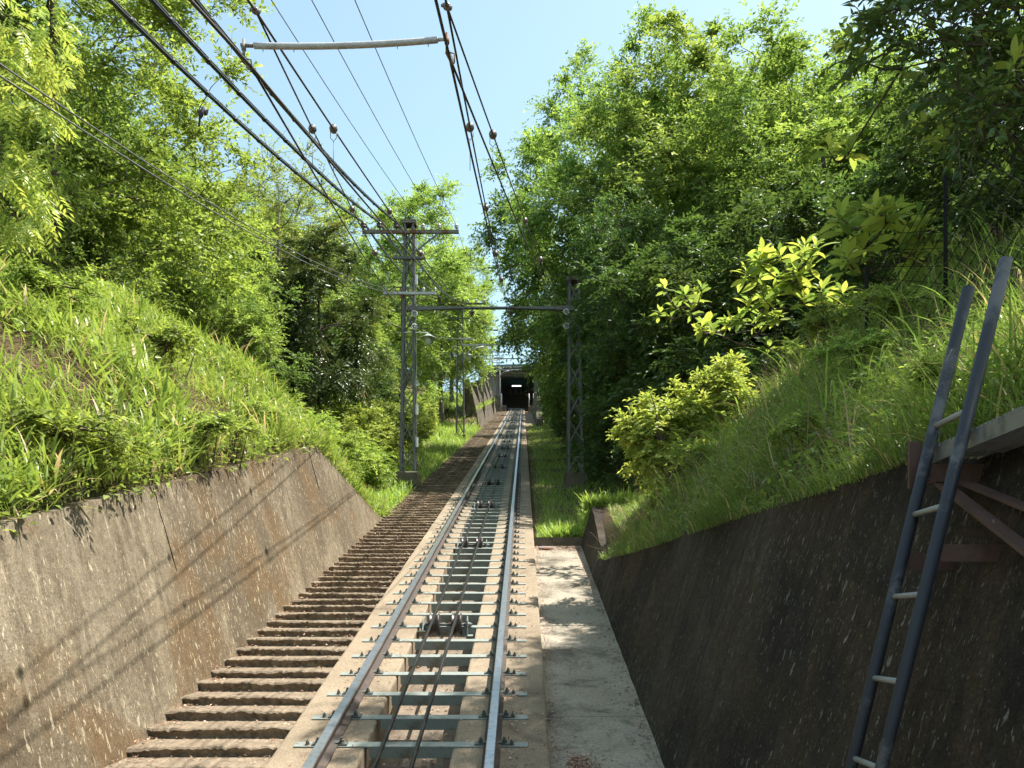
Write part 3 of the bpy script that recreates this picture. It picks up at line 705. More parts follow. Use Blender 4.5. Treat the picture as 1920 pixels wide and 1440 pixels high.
for i, (px, l) in enumerate(((724, 'upper thin twisted wire crossing the left trees to the lower crossarm'), (738, 'lower thin twisted wire crossing the left trees to the lower crossarm'))):
    x = xx_(px, Y1)
    wire('line_wire', l, [(x - 0.1 + 0.08 * i, 0.3, za - 0.277 * 20.7 - 0.28 * i), (x, Y1 - 0.25, za - 0.12 * i), (XM[Y2] - 0.7 + 0.1 * i, Y2 - 0.2, zz(638, Y2) + 0.1), (XM[Y3] - 0.7 + 0.1 * i, Y3 - 0.2, zz(664, Y3) + 0.1)], 0.007, M_wthin, [0.45, 0.4, 0.4], 5)
for i, px in enumerate((796, 817)):
    x = xx_(px, Y1)
    wire('line_wire', ('slack dark wire left of the two from the lower right crossarm up the slope', 'slack dark wire right of the two from the lower right crossarm up the slope')[i], [(x, Y1 - 0.25, za), (XM[Y2] + 0.4 + 0.1 * i, Y2 - 0.2, zz(638, Y2) + 0.1)], 0.008, M_wthin, 0.5, 5)

# spreader bar and contact wires near the camera
YB = 3.5
pL, pR = at(457, 85, YB), at(838, 73, YB)
sb = thing('spreader_bar', 'grey tube holding the two contact wires apart high over the track', 'bar', (pL + pR) / 2, None)
mid = [pL.lerp(pR, f) - Vector((0, 0, 0.014 * 4 * f * (1 - f))) for f in np.linspace(0.05, 0.955, 14)]
MB().tube(mid, [0.0125] * 14, 12).build('tube', M_bar, sb)
MB().tube([pL - Vector((0.012, 0, 0)), mid[0]], 0.008, 8).build('end_pin', M_rusty, sb)
MB().tube([mid[-1], pR + Vector((0.008, 0, 0))], 0.007, 8).build('end_pin', M_bar, sb)
for p in (pL, pR):
    m = MB(); m.tube([p + Vector((0, 0, 0.025)), p - Vector((0, 0, 0.06))], 0.006, 8)
    m.tube([p - Vector((0, 0, 0.02)), p + Vector((0, 0, 0.005))], 0.010, 8)
    m.bar(p - Vector((0, 0.0, 0.05)), p + Vector((0.022, 0.02, -0.085)), 0.016, 0.012)
    m.tube([p + Vector((0.01, 0, -0.055)), p + Vector((0.03, 0, -0.06)), p + Vector((0.03, 0.01, -0.09)), p + Vector((0.02, 0.02, -0.095))], 0.003, 5)
    m.build('clamp', M_rusty, sb)
for px in (493, 551, 745, 803):
    f = (px - 457) / (838 - 457); p = pL.lerp(pR, f) - Vector((0, 0, 0.014 * 4 * f * (1 - f)))
    MB().tube([p - Vector((0, 0, 0.010)), p - Vector((0, 0, 0.026))], [0.004, 0.001], 6).build('drip_pin', M_bar, sb)
cl, cr = at(470, 124, YB), at(843, 108, YB)
ml, mr_ = at(479, 20, 3.62), at(838, 12, 3.5)
zc1 = zz(590, yb); CH = [(Y1, zb_ - 0.19)] + [(Y2, zz(650, Y2) - 0.3), (Y3, zz(675, Y3) - 0.3), (Y4, zz(690, Y4) - 0.3), (Y5, zz(695, Y5) - 0.3)]
def contact(x, start, name, lab):
    nodes = [start + Vector((-0.0, -3.3, -0.99)), start] + [(x, Y - 0.26, z) for Y, z in CH]
    return wire('contact_wire', lab, nodes, 0.0065, M_wire, [0.01, 0.10, 0.12, 0.12, 0.12, 0.1], 6)
contact(-1.25, cl, 'l', 'thick contact wire straight up over the left rail')
contact(-0.315, cr, 'r', 'thick contact wire straight up over the right rail')
_, pdl = wire('contact_wire', 'branching contact wire from the spreader to the lower disc on the left mast', [cl, RINGS['b']], 0.0055, M_wire, 0.12, 6, 26)
_, pdr = wire('contact_wire', 'branching contact wire from the spreader to the lower disc on the right mast', [cr, RINGS['d']], 0.0055, M_wire, 0.12, 6, 26)
_, m1 = wire('messenger_wire', 'messenger wire over the left rail carrying round insulators', [ml + Vector((0, -3, -0.84)), ml] + [(-1.22, Y - 0.26, z + 0.14) for Y, z in CH], 0.0055, M_wire, [0.0, 0.20, 0.15, 0.15, 0.15, 0.1], 6, 26)
_, m2 = wire('messenger_wire', 'messenger wire over the right rail carrying round insulators', [mr_ + Vector((0, -3, -0.84)), mr_] + [(-0.30, Y - 0.26, z + 0.14) for Y, z in CH], 0.0055, M_wire, [0.0, 0.20, 0.15, 0.15, 0.15, 0.1], 6, 26)
_, m3 = wire('messenger_wire', 'messenger wire branching to the upper disc on the left mast', [ml, RINGS['a']], 0.0048, M_wire, 0.18, 6, 26)
_, m4 = wire('messenger_wire', 'messenger wire branching to the upper disc on the right mast', [mr_, RINGS['c']], 0.0048, M_wire, 0.18, 6, 26)
for p, l in ((ml, 'lumpy metal clamp joining the left messenger wires'), (mr_, 'lumpy metal clamp joining the right messenger wires')):
    m = MB(); m.ball(p, 0.016, 10, (1.1, 1.2, 0.9)); m.ball(p + Vector((-0.012, 0.006, 0.008)), 0.010, 8); m.ball(p + Vector((0.012, -0.006, -0.010)), 0.011, 8)
    m.tube([p + Vector((-0.024, 0, 0.004)), p + Vector((0.022, 0, -0.002))], 0.006, 6)
    o = m.build('wire_clamp', M_ball, origin=p); tag(o, l, 'clamp')
def on_curve(pts, px):
    best = min(pts, key=lambda p: abs(HX + F * p.x / max(p.y, 0.1) - px) if p.y > 3.55 else 1e9)
    i = pts.index(best)
    a_, b_ = (pts[i], pts[i+1]) if i + 1 < len(pts) else (pts[i-1], pts[i])
    pa2, pb2 = HX + F * a_.x / a_.y, HX + F * b_.x / b_.y
    f = 0 if abs(pb2 - pa2) < 1e-6 else max(-1, min(1, (px - pa2) / (pb2 - pa2))); return a_.lerp(b_, f)
for pts, pxs, side in ((m3, (585, 661, 703), 'left branching wire'), (m1, (624, 731, 787), 'left straight wire'), (m2, (881, 911, 929, 940), 'right straight wire'), (m4, (926, 984, 1013), 'right branching wire')):
    for k, px in enumerate(pxs):
        p = on_curve(pts, px); r = 0.025 if p.y < 9 else 0.033
        m = MB(); m.ball(p, r, 14, (1.0, 1.05, 1.08)); m.lathe([(r * 0.5, -r * 1.08), (r * 0.55, 0), (r * 0.5, r * 1.08)], p, (0, 1, 0.27), 10)
        t = thing('ball_insulator', 'round dark insulator on the %s, %s from the spreader' % (side, ('first', 'second', 'third', 'fourth')[k]), 'insulator', p, 'round insulators on the overhead wires')
        m.build('ball', M_ball, t)
        m = MB(); m.tube([p + Vector((-r*0.7, 0, -r*0.7)), p + Vector((-r*0.75, 0, -r*2.2)), p + Vector((0, 0, -r*3)), p + Vector((r*0.75, 0, -r*2.2)), p + Vector((r*0.7, 0, -r*0.7))], 0.0022, 5)
        m.tube([p + Vector((0, 0, -r*3)), p + Vector((0, 0, -r*3 - (0.18 if k == 0 else 0.08)))], 0.002, 5); m.build('hanger', M_wthin, t)
# stay wires of the portal
wire('stay_wire', 'thin span wire below the portal beam between the masts', [RINGS['b'] + Vector((0.05, 0, -0.03)), RINGS['d'] + Vector((-0.05, 0, -0.03))], 0.005, M_wthin, 0.05, 5)
wire('stay_wire', 'thin slanting stay from the wires into the right trees', [at(948, 566, 24), at(1012, 533, 22), at(1060, 505, 20.8)], 0.005, M_wthin, 0.0, 5)

# ------------------------------------------------------------------ ladder, platform
lad = thing('ladder', 'dark pipe ladder with pale rungs leaning on the shaded wall', 'ladder', (0.87, 2.84, -1.62))
YF, YN = 2.95, 2.72
def lx(z): return 1.138 + (z + 0.46) * 0.2445
for y, ztp in ((YF, 1.18), (YN, 1.18)):
    MB().tube([(lx(-1.66), y, -1.66), (lx(ztp), y, ztp)], 0.0205, 14).build('stringer', M_lad, lad)
for z in (-0.445 - 0.287 * 3, -0.445 - 0.287 * 2, -0.445 - 0.287, -0.445, -0.158 - 0.01, 0.112, 0.395, 0.70):
    MB().tube([(lx(z), YF, z), (lx(z), YN, z)], 0.0105, 10).build('rung', M_rung, lad)
MB().box((lx(0.24), YF - 0.006, 0.205), (1.56, YF + 0.006, 0.262)).build('wall_bracket', M_brown, lad)
MB().box((lx(0.24), YN - 0.006, 0.215), (1.60, YN + 0.006, 0.27)).build('wall_bracket', M_brown, lad)
plat = thing('platform', 'small grating platform on a brown steel frame at the ladder top', 'platform', (1.55, 2.75, 0.5))
MB().box((1.366, 3.02, 0.50), (1.412, 3.032, 0.665)).build('end_plate', M_brown, plat)
MB().box((1.41, 3.0, 0.525), (1.428, 3.05, 0.605)).build('gusset', M_grat, plat)
MB().box((1.43, 2.96, 0.512), (2.1, 3.02, 0.575)).build('cross_beam', M_brown, plat)
MB().box((1.43, 1.5, 0.512), (2.1, 1.56, 0.575)).build('cross_beam', M_brown, plat)
m = MB()
m.bar((1.46, 2.98, 0.51), (1.49, 2.28, 0.10), 0.055, 0.012, (0, 0.5, 1)); m.build('diagonal_brace', M_brown, plat)
m = MB(); m.bar((1.53, 2.96, 0.51), (1.55, 2.30, 0.25), 0.05, 0.012, (0, 0.5, 1)); m.build('diagonal_brace', M_brown, plat)
gr = MB().box((1.432, 1.5, 0.582), (1.438, 3.0, 0.632)).build('grating', M_grat, plat)
m = MB()
for i in range(26):
    x = 1.465 + 0.025 * i; m.box((x, 1.5, 0.595), (x + 0.003, 2.99, 0.628))
for i in range(26):
    y = 1.52 + 0.058 * i; m.box((1.438, y, 0.618), (2.09, y + 0.005, 0.626))
m.build('bearing_bars', M_grat, gr)['kind'] = 'stuff'
m = MB()
for i in range(55):
    y = 1.51 + 0.027 * i; m.box((1.4315, y, 0.632), (1.4385, y + 0.013, 0.641))
m.build('serration', M_grat, gr)['kind'] = 'stuff'

# ------------------------------------------------------------------ station at the top
YS = 92.5; ZF = float(zt(92)) + 0.2
st = thing('station_building', 'funicular station at the top of the track with dark opening and teal roof', 'building', (XC, YS, ZF))
def sbx(lo, hi, name, mat, par=None): return MB().box(lo, hi).build(name, mat, par or st)
xl_, xr2 = xx_(939, YS), xx_(1001, YS); ztop_ = zz(704.5, YS)
sbx((xl_ - 0.35, YS, ZF - 1.2), (xl_, YS + 6.99, zz(701, YS) + 0.08), 'wall', M_dark)
sbx((xr2, YS, ZF - 1.2), (xr2 + 0.35, YS + 6.99, zz(701, YS) + 0.08), 'wall', M_dark)
sbx((xl_ - 0.35, YS + 7, ZF - 1.2), (xr2 + 0.35, YS + 7.3, zz(701, YS) + 0.26), 'wall', M_dark)
sbx((xx_(906, YS), YS + 0.6, ZF - 0.4), (xl_ - 0.36, YS + 0.9, zz(700, YS)), 'wall', M_stw)
sbx((xx_(906, YS), YS + 0.9, ZF - 0.4), (xx_(906, YS) + 0.3, YS + 7, zz(700, YS)), 'wall', M_stw)
sbx((xl_, YS + 4, ZF - 1.0), (xr2, YS + 6.98, ZF + 0.9), 'floor', M_dark)
sbx((xl_, YS + 3.7, ZF - 1.0), (xr2, YS + 3.98, ZF + 1.0), 'buffer_wall', M_dark)
sbx((xl_, YS - 0.3, ztop_ - 0.15), (xr2, YS - 0.02, ztop_ + 0.12), 'lintel', M_dark)
# roof: shallow curve
m = MB(); n = 12; vs = []
x0, x1 = xx_(901, YS), xx_(1012, YS)
for yy in (YS - 1.6, YS + 9):
    for i in range(n + 1):
        f = i / n; x = x0 + (x1 - x0) * f; z = zz(701, YS) + 0.30 * math.sin(math.pi * (0.1 + 0.5 * f))
        vs += [(x, yy, z), (x, yy, z + 0.28)]
k = 2 * (n + 1); fs = []
for i in range(n):
    a0 = 2 * i; fs += [(a0, a0+2, a0+3, a0+1), (k+a0+1, k+a0+3, k+a0+2, k+a0), (a0+1, a0+3, k+a0+3, k+a0+1), (k+a0, k+a0+2, a0+2, a0)]
fs += [(0, 1, k+1, k), (2*n+1, 2*n, k+2*n, k+2*n+1)]
m.add(vs, fs); roof = m.build('roof', M_roof, st)
m = MB(); m.bar((x0 + 0.1, YS - 1.66, zz(701, YS) + 0.22), (x1, YS - 1.66, zz(701, YS) + 0.42), 0.06, 0.2, (0, 0, 1)); m.build('fascia', M_lat, roof)
sbx((xl_ + 0.1, YS - 0.35, ztop_ + 0.13), (xr2 - 0.1, YS - 0.30, ztop_ + 0.24), 'skylight_band', M_stw)
for i in range(7):
    x = xl_ + 0.2 + (xr2 - xl_ - 0.4) * i / 6; sbx((x - 0.03, YS - 0.40, ztop_ + 0.13), (x + 0.03, YS - 0.355, ztop_ + 0.3), 'truss_post', M_lat)
for x in (xx_(961, YS), xx_(974, YS)):
    MB().bar((x - 0.35, YS - 0.45, ztop_ + 0.25), (x, YS - 0.45, ztop_ + 0.02), 0.05, 0.05, (0, 1, 0)).build('hanger_bracket', M_lat, st)
    MB().bar((x + 0.35, YS - 0.45, ztop_ + 0.25), (x, YS - 0.46, ztop_ + 0.02), 0.05, 0.05, (0, 1, 0)).build('hanger_bracket', M_lat, st)
# windows of the far wall
wy = YS + 6.95
for i in range(3):
    x = -1.45 + 0.62 * i
    wd = sbx((x, wy - 0.05, zz(739, wy)), (x + 0.58, wy, zz(727, wy)), 'window', M_stw)
    sbx((x + 0.04, wy - 0.075, zz(738.5, wy)), (x + 0.54, wy - 0.052, zz(727.5, wy)), 'pane', M_pane, wd)
for j, py in enumerate((717, 723.6)):
    yy = YS + 3.0 + 2 * (1 - j)
    t = thing('fluorescent_light', ('upper lit tube under the station ceiling', 'lower lit tube under the station ceiling')[j], 'light', at(968.5, py, yy), 'lit tubes inside the station')
    p = at(968.5, py, yy); hw = 8.3 / F * yy
    MB().tube([p - Vector((hw, 0, 0)), p + Vector((hw, 0, 0))], 0.05, 8).build('tube', M_tubel, t)
    MB().box((p.x - hw - 0.05, p.y - 0.08, p.z + 0.06), (p.x + hw + 0.05, p.y + 0.08, p.z + 0.12)).build('fixture', M_dark, t)
# platform steps on each side of the opening
for sgn, xa in ((-1, xl_ + 0.02), (1, xr2 - 0.62)):
    for i in range(5):
        sbx((xa, YS - 1.6 + 0.32 * i, ZF - 1.2), (xa + 0.6, YS - 1.6 + 0.32 * (i + 1) - 0.003, ZF - 0.45 + 0.19 * i), 'entrance_step', M_step)
for px in (939.5, 941, 992, 1000, 1003):
    x = xx_(px, YS - 1); MB().tube([(x, YS - 1.8, ZF - 0.3), (x, YS - 1.8, ZF + 1.15)], 0.035, 8).build('rail_post', M_white, st)
sbx((xx_(999.5, YS), YS - 1.85, ZF + 1.1), (xx_(1004, YS), YS - 1.78, ZF + 1.16), 'handrail', M_white)
m = MB().tube([(xx_(937, YS - 2), YS - 2, ZF - 0.6), (xx_(937, YS - 2), YS - 2, zz(705, YS))], 0.06, 8); m.build('corner_post', M_stw, st)
m = MB(); m.box((XC - 0.85, 91.8, ZF - 0.35), (XC + 0.85, 92.1, ZF - 0.12)); o = m.build('buffer_beam', M_bolt, origin=(XC, 92, ZF - 0.4)); tag(o, 'dark buffer beam across the rails at the station mouth', 'beam')
# ------------------------------------------------------------------ vegetation generators
def leaf_mesh(name, P, D, N, L, W, tint, mat, fold=0.18):
    """one folded diamond leaf (two triangles) per row: base P, direction D, normal N"""
    D = D / np.linalg.norm(D, axis=1, keepdims=True)
    Sd = np.cross(D, N); Sd /= np.maximum(np.linalg.norm(Sd, axis=1, keepdims=True), 1e-6)
    Nn = np.cross(Sd, D)
    L = L[:, None]; W = W[:, None]
    v0 = P; v2 = P + D * L - Nn * L * 0.10
    mid = P + D * L * 0.45
    v1 = mid + Sd * W * 0.5 + Nn * W * fold; v3 = mid - Sd * W * 0.5 + Nn * W * fold
    V = np.stack([v0, v1, v2, v3], 1).reshape(-1, 3); n = len(P)
    b = np.arange(n)[:, None] * 4
    loops = np.concatenate([b + 0, b + 1, b + 2, b + 0, b + 2, b + 3], 1).reshape(-1)
    return np_mesh(name, V, np.full(2 * n, 3), loops, mat, np.repeat(tint, 4))

def unit(a_): return a_ / np.maximum(np.linalg.norm(a_, axis=1, keepdims=True), 1e-9)

def crown_leaves(R, C, cr, center, twigs, per, leaf, droop, upb=0.5, ar=0.42, spread=0.8, flat=0.6):
    """leaves on twigs that radiate from the clump centres C (n,3) with radii cr (n,)"""
    n = len(C); K = twigs
    base = np.repeat(C, K, 0); r = np.repeat(cr, K)
    d = unit(R.normal(size=(n * K, 3)) * np.array([1, 1, flat]) + unit(base - center) * 0.55 + np.array([0, 0, 0.25]))
    o = base + unit(R.normal(size=(n * K, 3))) * (r * R.uniform(0, 0.35, n * K))[:, None]
    ln = r * R.uniform(0.55, 1.25, n * K)
    T = np.linspace(0.22, 1.0, per)[None, :] + R.uniform(-0.06, 0.06, (n * K, per))
    P = o[:, None, :] + d[:, None, :] * (ln[:, None] * T)[..., None]
    P[..., 2] -= droop * (ln[:, None] * T ** 2)
    sgn = np.where(np.arange(per) % 2 == 0, 1.0, -1.0)[None, :, None]
    side = unit(np.cross(d, np.array([0, 0, 1.0])) + 1e-4)
    D = d[:, None, :] * 0.75 + side[:, None, :] * sgn * spread + R.normal(size=(n * K, per, 3)) * 0.28
    D[..., 2] -= droop * 0.9 * T
    N = np.array([0, 0, 1.0]) * upb * 2 + R.normal(size=(n * K, per, 3)) * 0.55 + unit(base - center)[:, None, :] * 0.4
    tint = 0.32 * R.random((n * K, per)) + 0.28 * R.random((n * K, 1)) + 0.30 * T * R.random((n * K, 1)) + 0.25 * np.repeat(R.random(n), K)[:, None] - 0.06
    Lf = leaf * R.uniform(0.65, 1.25, (n * K, per))
    f = lambda x: x.reshape(-1, 3)
    return f(P), f(D), f(N), Lf.reshape(-1), Lf.reshape(-1) * ar, np.clip(tint, 0, 1).reshape(-1), (o, d, ln)

def make_tree(name, seed, H, cz, rad, ncl, crad, twigs, per, leaf, mleaf, mbark, droop=0.25, r0=0.16, ar=0.42, trunks=1, low=-0.75, twig_r=0.004, showtwigs=True, hollow=0.5, lean=(0, 0), flat=0.6, upb=0.5, clumps=None, limb=0.22, spread=0.8):
    R = np.random.default_rng(seed); rr = random.Random(seed)
    cen = np.array([lean[0], lean[1], cz])
    if clumps is None:
        C = []
        while len(C) < ncl:
            d = R.normal(size=3); d /= np.linalg.norm(d)
            if d[2] < low: continue
            q = hollow + (1 - hollow) * R.random() ** 0.6
            q *= 0.86 + 0.22 * math.sin(3 * math.atan2(d[1], d[0]) + seed) * (0.6 + 0.4 * d[2])
            q /= float(np.sum(np.abs(d) ** 2.8)) ** (1 / 2.8)
            p = cen + d * q * np.array(rad)
            if p[2] > 0.35: C.append(p)
        C = np.array(C)
    else: C = np.array(clumps, float)
    cr = R.uniform(crad[0], crad[1], len(C))
    P, D, N, L, W, tint, (o, d, ln) = crown_leaves(R, C, cr, cen, twigs, per, leaf, droop, upb, ar, spread, flat)
    crown = leaf_mesh(name + '_crown', P, D, N, L, W, tint, mleaf)
    # skeleton
    m = MB(); nodes = []
    for k in range(trunks):
        ax, ay = (0, 0) if trunks == 1 else (rr.uniform(-0.16, 0.16) * rad[0], rr.uniform(-0.16, 0.16) * rad[0])
        top = cz + rad[2] * 0.45
        pts = []; n = 9
        for i in range(n + 1):
            f = i / n
            pts.append(Vector((ax * (1 + 3 * f) + lean[0] * f ** 1.3 + rr.uniform(-1, 1) * 0.05 * H * 0.1 * (i > 0), ay * (1 + 3 * f) + lean[1] * f ** 1.3 + rr.uniform(-1, 1) * 0.05 * H * 0.1 * (i > 0), -0.3 + (top + 0.3) * f)))
        rs = [r0 * (1.25 if i == 0 else 1) * (1 - 0.8 * i / n) for i in range(n + 1)]
        m.tube(pts, rs, 8)
        nodes += [(p, r, p.z) for p, r in zip(pts[2:], rs[2:])]
    order = sorted(range(len(C)), key=lambda i: np.hypot(C[i][0] - cen[0], C[i][1] - cen[1]) + 0.3 * C[i][2])
    for i in order:
        c = Vector(C[i]); best = None
        for (p, r, z) in nodes:
            if r < 0.006: continue
            dv = c - p; cost = dv.length + max(0, p.z - c.z) * 1.2 + (0.02 / r) * 0.25
            if best is None or cost < best[0]: best = (cost, p, r)
        p, r = best[1], best[2]; L_ = (c - p).length
        rb = max(min(r * 0.65, limb * 0.09 * (1 + L_ * 0.35)), 0.010); pts = []; k = 5
        for j in range(k + 1):
            f = j / k; q = p.lerp(c, f); q.z += math.sin(f * math.pi) * L_ * 0.09; 
            if 0 < j < k: q += Vector((rr.uniform(-1, 1), rr.uniform(-1, 1), rr.uniform(-1, 1))) * L_ * 0.05
            pts.append(q)
        rs = [rb * (1 - 0.65 * j / k) for j in range(k + 1)]
        m.tube(pts, rs, 5, cap=False)
        nodes += [(q, r_, q.z) for q, r_ in zip(pts[2:], rs[2:])]
    if showtwigs:
        for i in range(0, len(o), 2):
            a_ = Vector(o[i]); b_ = a_ + Vector(d[i]) * ln[i] * 0.5; c_ = a_ + Vector(d[i]) * ln[i] * 0.95
            b_.z -= droop * ln[i] * 0.25; c_.z -= droop * ln[i] * 0.9
            m.tube([a_, b_, c_], [twig_r, twig_r * 0.8, twig_r * 0.4], 3, cap=False)
    wood = m.mesh(name + '_trunk', mat=mbark)
    return wood, crown

def place(kind, name, label, X, Y, sc=1.0, rot=0.0, group=None, cat='tree', dz=0.0, sxy=None, z=None):
    wood, crown = kind
    zz0 = float(gz(X, Y)) + dz if z is None else z
    t = thing(name, label, cat, (X, Y, zz0), group, rot)
    s = (sxy or sc, sxy or sc, sc); t.scale = s
    a_ = bpy.data.objects.new('trunk' if cat == 'tree' else 'stems', wood); link(a_, t)
    b_ = bpy.data.objects.new('crown' if cat == 'tree' else 'foliage', crown); link(b_, t)
    return t

# kinds of tree (each mesh shared by its copies)
K_broad = make_tree('broad', 1, 11, 6.2, (4.1, 4.1, 5.0), 200, (0.5, 0.9), 34, 11, 0.115, M_leafR, M_bark, 0.28, 0.20, low=-0.95, ar=0.52)
K_broad2 = make_tree('broad2', 2, 11, 6.0, (3.8, 4.0, 4.9), 190, (0.5, 0.9), 34, 11, 0.115, M_leafR, M_bark, 0.32, 0.18, low=-0.95, ar=0.52)
K_spring = make_tree('spring', 3, 10, 5.6, (3.5, 3.5, 4.6), 190, (0.45, 0.75), 32, 11, 0.092, M_leafL, M_bark, 0.10, 0.17, low=-0.95, ar=0.5)
M_leafM = leafmat('leaf_fresh_green', [(0, (0.034, 0.081, 0.016)), (0.5, (0.098, 0.190, 0.032)), (0.85, (0.196, 0.299, 0.052)), (1.0, (0.299, 0.380, 0.081))], 0.48)
K_mid = make_tree('mid', 14, 10, 5.6, (3.1, 3.3, 4.5), 130, (0.5, 0.85), 30, 11, 0.11, M_leafM, M_bark, 0.22, 0.16, low=-0.95, ar=0.52)
K_yellow = make_tree('yellow', 4, 9, 5.2, (2.8, 2.8, 4.2), 140, (0.45, 0.8), 30, 12, 0.12, M_leafY, M_barkl, 0.22, 0.15, low=-0.95)
K_ever = make_tree('evergreen', 5, 6.5, 3.9, (1.75, 1.75, 2.5), 90, (0.35, 0.6), 26, 11, 0.115, M_leafD, M_bark, 0.45, 0.11, low=-0.8, ar=0.38)
K_thin = make_tree('thin', 6, 9, 5.9, (2.4, 2.4, 2.9), 80, (0.4, 0.7), 20, 11, 0.085, M_leafL, M_barkl, 0.1, 0.11, low=-0.7, twig_r=0.007, hollow=0.35)
K_bush = make_tree('bush', 7, 1.8, 0.85, (1.0, 1.0, 0.85), 48, (0.22, 0.38), 20, 10, 0.085, M_leafL, M_bark, 0.15, 0.03, trunks=3, low=-0.95, twig_r=0.003, hollow=0.4)
K_dbush = make_tree('dark_bush', 8, 2.6, 1.4, (1.5, 1.5, 1.35), 60, (0.3, 0.5), 22, 10, 0.10, M_leafN, M_bark, 0.25, 0.05, trunks=3, low=-0.95, twig_r=0.003, hollow=0.35)
K_under = make_tree('under', 9, 5, 2.9, (2.2, 2.2, 2.8), 95, (0.4, 0.7), 26, 11, 0.115, M_leafN, M_bark, 0.3, 0.10, low=-0.97, hollow=0.35)

ORDN = ['first', 'second', 'third', 'fourth', 'fifth', 'sixth', 'seventh', 'eighth', 'ninth', 'tenth', 'eleventh', 'twelfth', 'thirteenth', 'fourteenth', 'fifteenth', 'sixteenth', 'seventeenth', 'eighteenth', 'nineteenth', 'twentieth']
def rank(lst, i):        # place of item i counted up the slope
    return ORDN[sorted(range(len(lst)), key=lambda k: lst[k][1]).index(i)]
# right-hand wood
GR = 'tall trees right of the track'
place(K_broad, 'broadleaf_tree', 'tallest bright-topped tree right of the track, leaning out over it', 3.0, 26.6, 1.12, 0.4, GR, sxy=1.0)
place(K_broad2, 'broadleaf_tree', 'broad tree behind the right mast with high rounded crown', 5.0, 23.8, 1.02, 2.0, GR, sxy=1.06)
place(K_broad, 'broadleaf_tree', 'big tree in the middle of the right-hand wood', 7.2, 20.5, 0.86, 3.7, GR, sxy=0.98)
place(K_broad, 'broadleaf_tree', 'tall crown set back behind the middle of the right-hand wood', 6.6, 27.5, 1.12, 5.6, GR)
place(K_broad2, 'broadleaf_tree', 'tree filling the gap between the two tallest right-hand crowns', 2.6, 32.5, 1.27, 4.4, GR, sxy=1.02)
place(K_broad2, 'broadleaf_tree', 'tree at the right edge of the wood behind the dark branches', 9.6, 18.5, 0.70, 5.0, GR, sxy=0.95)
GF = 'trees lining the right of the upper track'
place(K_broad2, 'broadleaf_tree', 'first smaller tree past the right mast beside the grass strip', 3.9, 36.0, 0.82, 0.9, GF)
place(K_broad, 'broadleaf_tree', 'second smaller tree past the right mast, over the upper track', 3.7, 45.0, 0.80, 2.9, GF)
place(K_broad2, 'broadleaf_tree', 'third smaller tree past the right mast, near the far wall', 4.2, 55.0, 0.80, 4.0, GF)
place(K_broad, 'broadleaf_tree', 'fourth tree past the right mast, over the dark far wall', 4.3, 66.0, 0.75, 1.5, GF)
place(K_broad2, 'broadleaf_tree', 'last tree on the right hiding part of the station front', 4.6, 78.0, 0.75, 3.1, GF)
BK = 'trees hidden deep in the right-hand wood'
lst = ((9.5, 29, 0.92, 0.7), (14, 22, 0.8, 1.9), (8.5, 38, 0.95, 3.3), (8, 50, 0.9, 5.1), (9, 64, 0.9, 0.2), (14, 32, 0.95, 2.2))
for i, (X, Y, s, r) in enumerate(lst):
    place(K_broad if int(Y) % 2 else K_broad2, 'background_tree', 'dense tree behind the front row of the right-hand wood, %s counting up the slope' % rank(lst, i), X, Y, s, r, BK)
US = 'shaded undergrowth right of the track'
lst = ((3.3, 17.5, 1.0, 0.3), (4.6, 15.5, 1.05, 1.5), (6.4, 14.5, 1.0, 2.6), (8.6, 13.5, 1.0, 3.3), (3.3, 24.5, 1.0, 4.2), (3.6, 31, 0.95, 5.2), (5.4, 18.5, 1.1, 0.8), (3.5, 40, 0.9, 1.1), (3.6, 49, 0.9, 2.4), (3.1, 57, 0.85, 3.0), (3.0, 64, 0.8, 4.4), (2.9, 71, 0.8, 1.9), (3.0, 80, 0.8, 0.4), (3.2, 88, 0.8, 5.4))
for i, (X, Y, s, r) in enumerate(lst):
    place(K_under, 'understory_tree', 'dark low tree in the shade of the right-hand wood, %s counting up the slope' % rank(lst, i), X, Y, s, r, US)
lst = ((2.6, 15.6, 0.75, 0.3), (2.5, 19, 0.85, 1.5), (2.4, 22.8, 0.9, 2.6), (2.6, 27, 0.9, 3.3), (2.7, 33, 0.9, 0.8), (3.6, 13.6, 0.8, 2.1), (5.2, 12.4, 0.85, 4.1), (2.5, 44, 0.8, 1.0), (2.3, 53, 0.7, 2.0), (2.2, 60, 0.75, 0.5), (2.3, 66, 0.8, 3.5), (2.3, 73, 0.8, 4.5), (2.5, 82, 0.8, 5.5))
for i, (X, Y, s, r) in enumerate(lst):
    place(K_dbush, 'dark_shrub', 'dark shrub at the foot of the right-hand wood, %s counting up the slope' % rank(lst, i), X, Y, s, r, 'dark shrubs at the foot of the right-hand wood', 'shrub')

place(K_under, 'understory_tree', 'low tree whose leaves cover the top of the right mast', 2.25, 19.4, 1.0, 2.7, 'leaves around the right mast', sxy=0.62, dz=1.7)
